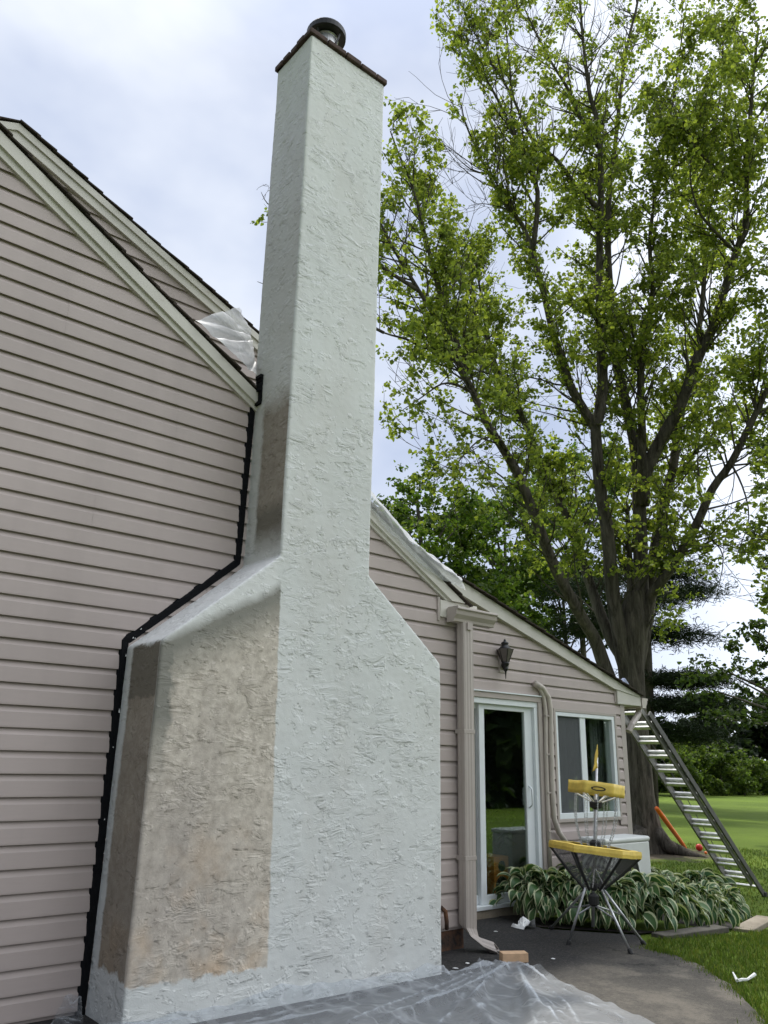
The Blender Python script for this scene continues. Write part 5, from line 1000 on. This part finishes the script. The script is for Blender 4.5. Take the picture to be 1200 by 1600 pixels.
def big_tree():
    base = gp(1002, 1322); base = Vector((PT(1004, 1300).x, PT(1004, 1300).y, gz(14)))
    t = thing('maple_tree', base, 'large spreading maple with many bare lower limbs, standing behind the ladder', 'tree')
    mb = MB(); g = random.Random(5)
    def bend(P): return P
    # trunk with root flare
    ax = [(Vector((PT(1004, 1300).x, PT(1004, 1300).y, gz(14) - 0.1)), 0.50), (PT(1003, 1292), 0.40), (PT(998, 1240), 0.32), (PT(994, 1160), 0.29), (PT(989, 1090), 0.275), (PT(987, 1040), 0.28), (PT(988, 1000), 0.29), (PT(989, 960), 0.28), (PT(990, 925), 0.2)]
    n = 22; P = []
    for i, (c, r) in enumerate(ax):
        ring = []
        for j in range(n + 1):
            a = 2 * math.pi * (j % n) / n; rr = r * (1 + 0.09 * noise.noise(Vector((math.cos(a) * 2.5, math.sin(a) * 2.5, c.z * 0.8)))) 
            if i < 2: rr *= 1 + (0.38 if i == 0 else 0.12) * max(0, math.cos(a * 5 + 0.6)) ** 2
            ring.append(c + Vector((math.cos(a) * rr, math.sin(a) * rr, 0)))
        P.append(ring)
    mb.grid(P)
    for k in range(5):
        a = -0.2 + k * 1.25; q = Vector((math.cos(a), math.sin(a), 0)); mb.tube([base + q * 0.25 + Vector((0, 0, 0.42)), base + q * 0.55 + Vector((0, 0, 0.14)), base + q * 1.0 + Vector((0, 0, 0.02)), base + q * 1.4 + Vector((0, 0, -0.06))], [0.20, 0.15, 0.09, 0.05], 10)
    mb.build('trunk', M['bark'], t, smooth=True)
    twigs = []
    def grow(p, d, ln, r, depth, lst):
        k = 5; pts = [p]; q = p.copy(); dd = d.copy()
        for i in range(k):
            dd = (dd + Vector((g.gauss(0, .13), g.gauss(0, .13), 0.10 + g.gauss(0, .10)))).normalized(); q = q + dd * ln / k; pts.append(q.copy())
        lst.append((pts, r)); return pts
    for li, (tr, r0, r1) in enumerate(LIMBS):
        if tr[0][1] > 925: tr = [(986, 1085 if tr[0][1] < 1030 else 1150, 0.0)] + tr; r0 *= 0.88
        pts = [PT(u, v, dy) for u, v, dy in tr]
        # smooth (Catmull-Rom)
        S = []
        for i in range(len(pts) - 1):
            p0, p1, p2, p3 = pts[max(i - 1, 0)], pts[i], pts[i + 1], pts[min(i + 2, len(pts) - 1)]
            for k in range(3):
                s = k / 3; S.append(0.5 * ((2 * p1) + (p2 - p0) * s + (2 * p0 - 5 * p1 + 4 * p2 - p3) * s * s + (-p0 + 3 * p1 - 3 * p2 + p3) * s ** 3))
        S.append(pts[-1]); m_ = len(S); rad = [r0 + (r1 - r0) * (i / (m_ - 1)) ** 0.8 for i in range(m_)]
        lb = MB(); lb.tube(S, rad, 10); sub = []
        tot = sum((S[i + 1] - S[i]).length for i in range(m_ - 1)); bare = li in (5, 6)
        nb = int(tot * 5.5)
        for _ in range(nb):
            f = g.random() ** 0.65; i = min(int(f * (m_ - 1)), m_ - 2); 
            if rad[i] > 0.16 and g.random() < 0.75: continue
            p = S[i].lerp(S[i + 1], g.random()); tan = (S[i + 1] - S[i]).normalized(); a = g.uniform(0, 2 * math.pi); o1 = tan.orthogonal().normalized(); o2 = tan.cross(o1); sd = o1 * math.cos(a) + o2 * math.sin(a)
            d = (tan * g.uniform(0.35, 0.9) + sd * g.uniform(0.5, 1.0) + Vector((0, 0, 0.15))).normalized(); ln = g.uniform(0.7, 2.1) * (1.0 if not bare else 0.6); br = min(rad[i] * 0.4, 0.024)
            bp = grow(p, d, ln, br, 1, sub); eu, ev = pix(bp[-1])
            if not bare and density(eu, ev) == 0.0 and (eu < 592 or g.random() < 0.85): sub.pop(); continue
            for _2 in range(g.randint(4, 7)):
                j = g.randint(1, 5); pp = bp[j]; dt = (bp[j] - bp[j - 1]).normalized(); d2 = (dt + Vector((g.gauss(0, .6), g.gauss(0, .6), g.gauss(0.05, .45)))).normalized()
                tw = grow(pp, d2, g.uniform(0.45, 1.1), 0.004, 2, sub)
                if not bare: twigs.append(tw)
        for (bp, br) in sub:
            u, v = pix(bp[-1])
            if br < 0.0045 and density(u, v) == 0.0 and not bare: continue
            lb.tube(bp, [br * (1 - 0.75 * i / (len(bp) - 1)) + 0.002 for i in range(len(bp))], 4 if br < 0.02 else 6, False)
        lb.build('limb', M['bark'], t, smooth=True)
    C = []
    for tw in twigs:
        u, v = pix(tw[3]); d = density(u, v)
        if g.random() > d or noise.noise(tw[3] * 0.95) < -0.20: continue
        # leaf sprays hang in clusters along the outer half of each twig
        for k in range(g.randint(5, 8)):
            j = g.randint(1, 4); p = tw[j].lerp(tw[j + 1], g.random()) + Vector((g.gauss(0, .09), g.gauss(0, .09), g.gauss(-0.03, .07)))
            for k2 in range(g.randint(4, 8)):
                q = p + Vector((g.gauss(0, .055), g.gauss(0, .055), g.gauss(-0.02, .035))); uu, vv = pix(q)
                if density(uu, vv) > 0: C.append(q)
    V, K = leaves(C, 0.092, leafcol('maple'), droop=0.35, wid=0.85, shade=0.25); np_mesh('crown', V, 6, LF, K, M['leaf'], t)
    print('maple leaves', len(C), 'twigs', len(twigs))
big_tree()

def clump_tree(name, label, base, trunk_top, clumps, n, size, kind, mat='leaf', cat='tree', trunk_r=0.25, group=None, wid=0.7, elong=1.0, hollow=0.55, branches=True, gap=0.35, seed=1):
    """crown of leaf clusters spread through many uneven clumps (centre, radii)"""
    g = np.random.default_rng(seed); base = Vector(base); t = thing(name, base, label, cat, group); tt = Vector(trunk_top)
    mb = MB(); mid = base.lerp(tt, 0.5) + Vector((g.normal() * 0.15, g.normal() * 0.15, 0)); mb.tube([base - Vector((0, 0, 0.1)), base + Vector((0, 0, 0.3)), mid, tt], [trunk_r * 1.35, trunk_r, trunk_r * 0.75, trunk_r * 0.25], 10)
    if branches:
        for c, r in clumps[::2]:
            c = Vector(c); s = base.lerp(tt, min(0.95, max(0.15, (c.z - base.z - 1) / max(0.5, (tt.z - base.z)) * 0.8))); mb.tube([s, s.lerp(c, 0.5) + Vector((0, 0, 0.15)), c], [trunk_r * 0.3, trunk_r * 0.18, trunk_r * 0.06], 6)
    mb.build('trunk', M['bark'], t, smooth=True)
    tot = sum(r[0] * r[2] for c, r in clumps); C = []
    for c, r in clumps:
        k = int(n * r[0] * r[2] / tot); ns = max(6, k // 22)
        d = g.normal(size=(ns, 3)); d /= np.linalg.norm(d, axis=1)[:, None]; rad = g.uniform(hollow, 1.05, (ns, 1)); sc = np.array(c) + d * rad * np.array(r)
        keep = np.array([noise.noise(Vector(q) * (1.3 / max(0.6, r[0])) + Vector((seed, 0, 0))) > -gap for q in sc]); sc = sc[keep]
        if len(sc) == 0: continue
        idx = g.integers(0, len(sc), k); C.append(sc[idx] + g.normal(size=(k, 3)) * np.array([0.22, 0.22, 0.14]) * max(0.5, r[0] * 0.45))
    C = np.concatenate(C); C = C[C[:, 2] > gz(14) + 0.1]
    V, K = leaves(C, size, leafcol(kind), wid=wid, elong=elong, droop=0.3); np_mesh('crown', V, 6, LF, K, M[mat], t)
    return t
def ell_clumps(c, rad, n, rc, seed, flat=0.75):
    g = random.Random(seed); out = []
    for i in range(n):
        while True:
            d = Vector((g.uniform(-1, 1), g.uniform(-1, 1), g.uniform(-1, 1)))
            if 0.25 < d.length < 1: break
        k = g.uniform(0.7, 1.25) * rc; out.append((Vector(c) + Vector((d.x * rad[0], d.y * rad[1], d.z * rad[2])), (k, k, k * flat)))
    return out
def bgtree(name, label, u, v, Y, w, h, n, nc, size, kind, seed, zb=1.0, mat='leaf', cat='tree', group=None, gap=0.35, tr=0.2):
    """crown centred on the direction (u,v) at depth Y, w and h in metres"""
    c = at(u, v, Y); base = Vector((c.x, Y, gz(12))); return clump_tree(name, label, base, (c.x, Y, c.z + h * 0.3), ell_clumps(c, (w / 2, w / 2 * 0.8, h / 2), nc, min(w, h) * 0.17, seed), n, size, kind, mat, cat, tr, group, gap=gap, seed=seed)
bgtree('broadleaf_tree', 'bright green leafy tree rising behind the plastic covered rake', 650, 850, 15, 6.5, 6.5, 15000, 26, 0.16, 'green', 3, gap=0.5)
bgtree('broadleaf_tree', 'mid green tree filling the gap behind the lamp, under the maple limbs', 790, 880, 19, 7.0, 6.5, 15000, 28, 0.18, 'green', 4, gap=0.5)
bgtree('broadleaf_tree', 'dark shaded tree low behind the wing roof, left of the maple trunk', 880, 950, 23, 7.5, 7.5, 14000, 28, 0.20, 'dark', 5, gap=0.45)
bgtree('broadleaf_tree', 'dim green tree seen between the central maple limbs', 900, 760, 22, 8.0, 7.0, 9000, 24, 0.20, 'green', 6, gap=0.25)
# right-hand tree with drooping boughs, trunk out of frame
rt_c = []
g_ = random.Random(9)
for (u, v, r) in ((1185, 700, 1.0), (1215, 760, 1.2), (1190, 830, .7), (1200, 880, .6), (1175, 980, .7), (1140, 1010, .55), (1105, 1035, .5), (1085, 1060, .5), (1150, 1060, .8), (1190, 1040, .9), (1120, 1080, .7), (1180, 1110, .9), (1230, 1000, 1.3), (1230, 900, 1.2), (1240, 1090, 1.2), (1150, 1120, .7), (1110, 1120, .6), (1210, 640, 1.0), (1205, 940, .6)):
    rt_c.append((at(u, v, 6.5 + g_.uniform(-1.2, 1.6)), (r * 0.85, r * 0.85, r * 0.6)))
for k in range(26): rt_c.append((at(g_.uniform(1230, 1560), g_.uniform(250, 980), 8.0 + g_.uniform(-1.5, 3.0)), (1.9, 1.9, 1.3)))
rb_ = at(1300, 1230, 7.0); clump_tree('broadleaf_tree', 'dark drooping tree entering from the right edge of the photo', (rb_.x, 7.0, gz(12)), at(1290, 600, 7.0), rt_c, 48000, 0.13, 'dark', trunk_r=0.3, gap=0.12, hollow=0.2, seed=9)
# white pine behind the maple trunk: flat horizontal boughs of needles
def pine():
    Y = 15.0; base = at(1015, 1220, Y); base.z = gz(12); t = thing('pine_tree', base, 'dark pine with flat tiered boughs behind the maple trunk', 'tree'); top = at(1005, 800, Y)
    mb = MB(); mb.tube([base, base.lerp(top, .5), top], [0.3, 0.2, 0.05], 10); mb.build('trunk', M['bark'], t, smooth=True); g = np.random.default_rng(3); C = []
    bm_ = MB()
    for (u0, v0, u1, v1, th, k) in ((1010, 890, 1075, 905, .55, 700), (1005, 935, 1095, 925, .45, 900), (1010, 985, 1080, 1000, .35, 700), (1010, 1060, 1110, 1066, .28, 1500), (1010, 1102, 1115, 1098, .26, 1400), (1010, 1140, 1100, 1150, .35, 1200), (960, 960, 1010, 930, .45, 700), (900, 985, 990, 965, .4, 900), (870, 930, 980, 900, .4, 700)):
        a, b = at(u0, v0, Y), at(u1, v1, Y - 1.2); bm_.tube([a, a.lerp(b, .5) + Vector((0, 0, -.05)), b], [.06, .04, .015], 6)
        s = g.random((k, 1)); p = np.array(a) * (1 - s) + np.array(b) * s; p += g.normal(size=(k, 3)) * np.array([0.35, 0.9, th * 0.45]); C.append(p)
    bm_.build('branches', M['bark'], t, smooth=True); C = np.concatenate(C); C = np.repeat(C, 5, axis=0) + g.normal(size=(len(C) * 5, 3)) * 0.12
    V, K = leaves(C, 0.26, leafcol('pine'), wid=0.10, droop=-0.1, up=0.2); np_mesh('crown', V, 6, LF, K, M['needle'], t)
pine()
# far edge of the lawn
for i, (u, v, Y, w, h, kind, lab) in enumerate(((1060, 1195, 29, 10, 6.0, 'dark', 'dark tree at the far lawn edge just right of the ladder top'), (1130, 1165, 31, 11, 8.5, 'dark', 'dark broad tree at the far lawn edge behind the pale shrubs'), (1195, 1150, 29, 11, 9.0, 'dark', 'dark tree at the far lawn edge by the right side of the photo'), (1270, 1150, 27, 11, 10, 'dark', 'dark tree on the far lawn edge just past the photo border'), (1000, 1195, 33, 9, 6, 'dark', 'dark tree at the far lawn edge behind the maple trunk'), (930, 1130, 30, 10, 7, 'dark', 'dark tree far behind the low wing'))):
    bgtree('edge_tree', lab, u, v, Y, w, h, 9000, 30, 0.40, 'pine', 20 + i, group='trees along the far lawn edge', gap=0.6)
for i, (u, v, w, h, lab) in enumerate(((1085, 1190, 2.2, 2.0, 'yellow green shrub at the lawn edge, nearest the ladder'), (1125, 1200, 2.2, 1.9, 'yellow green shrub in the middle of the lawn edge row'), (1160, 1208, 2.0, 1.6, 'low green shrub right of the middle shrub on the lawn edge'), (1190, 1215, 1.8, 1.2, 'low shrub at the right end of the lawn edge row'), (1058, 1205, 1.6, 1.3, 'small green shrub half hidden by the ladder'))):
    c = at(u, v, 24); w *= 1.5; h *= 1.5; z0 = gz(12); top = c.z + h / 2
    clump_tree('shrub', lab, (c.x, 24, z0), (c.x, 24, z0 + h * 0.6), ell_clumps((c.x, 24, (z0 + top) / 2), (w / 2, w / 2, max(0.4, (top - z0) / 2)), 14, 0.65, 50 + i), 5000, 0.17, 'shrub', cat='shrub', trunk_r=0.05, group='shrubs along the lawn edge', seed=50 + i, gap=0.5)

for i, (x, y, h, lab) in enumerate(((11, -24, 9, 'tree on the lawn behind the viewpoint, mirrored darkly in the door glass'), (21, -22, 10, 'tree on the lawn behind the viewpoint, right of the first mirrored tree'), (33, -20, 15, 'tree on the lawn behind the viewpoint, mirrored in the slider window'))):
    z0 = gz(12); clump_tree('broadleaf_tree', lab, (x, y, z0), (x, y, z0 + h * 0.8), ell_clumps((x, y, z0 + h * 0.40), (9.5, 5, h * 0.44), 80, 2.0, 80 + i), 16000, 0.8, 'dark', trunk_r=0.3, seed=80 + i, gap=0.9, group='trees behind the viewpoint')

# ================================================================== GRASS BLADES
def grass():
    g = np.random.default_rng(8); pe = [(p.x, p.y) for p in edge] + [(4.9, -3.2), (12, -3.2), (12, -0.3), (8.4, -0.75), (gp(1165, 1460).x, gp(1165, 1460).y), (gp(1010, 1468).x, gp(1010, 1468).y)]
    def scatter(n, x0, x1, y0, y1, ok):
        P = []
        while len(P) < n:
            x = g.uniform(x0, x1); y = g.uniform(y0, y1)
            if ok(x, y): P.append((x, y))
        return P
    A = scatter(26000, 4.9, 9.5, -3.0, -0.3, lambda x, y: inpoly(x, y, pe)); B_ = scatter(26000, 8.2, 19.0, -2.5, 7.0, lambda x, y: not (x < 9.6 and y > -0.62) and (x - 16) ** 2 + (y - 5.4) ** 2 > 3.0)
    T_ = []
    for _ in range(70):
        k = g.integers(0, len(edge) - 1); q = edge[k].lerp(edge[k + 1], g.random()); r_ = g.uniform(0.02, 0.06)
        for _2 in range(int(g.uniform(15, 45))): T_.append((q.x + g.normal() * r_, q.y + g.normal() * r_))
    A = A + T_
    P = np.array(A + B_); n = len(P); big = np.concatenate([np.ones(len(A)), np.full(len(B_), 1.6)])[:, None]; h = g.uniform(0.022, 0.055, (n, 1)) * (0.6 + 0.4 * big); a = g.uniform(0, 6.28, (n, 1)); w = 0.0035 * big * 1.3
    b = np.column_stack([P, [gz(x) - 0.012 for x in P[:, 0]]]); d = np.column_stack([np.cos(a), np.sin(a), np.zeros(n)]); ln = g.normal(size=(n, 3)) * 0.35; ln[:, 2] = 1; ln /= np.linalg.norm(ln, axis=1)[:, None]
    V = np.empty((n, 3, 3)); V[:, 0] = b - d * w; V[:, 1] = b + d * w; V[:, 2] = b + ln * h; pal = np.array([(0.075, 0.125, 0.022), (0.10, 0.155, 0.03), (0.055, 0.095, 0.018), (0.15, 0.17, 0.05)]); c = pal[g.integers(0, 4, n)] * g.uniform(.8, 1.2, (n, 1)); K = np.ones((n, 3, 4)); K[:, :, :3] = c[:, None, :]
    o = np_mesh('grass', V.reshape(-1, 3), 3, [(0, 1, 2)], K.reshape(-1, 4), M['leaf']); tag(o, 'short green grass blades covering the lawn', 'grass', kind='stuff')
grass()
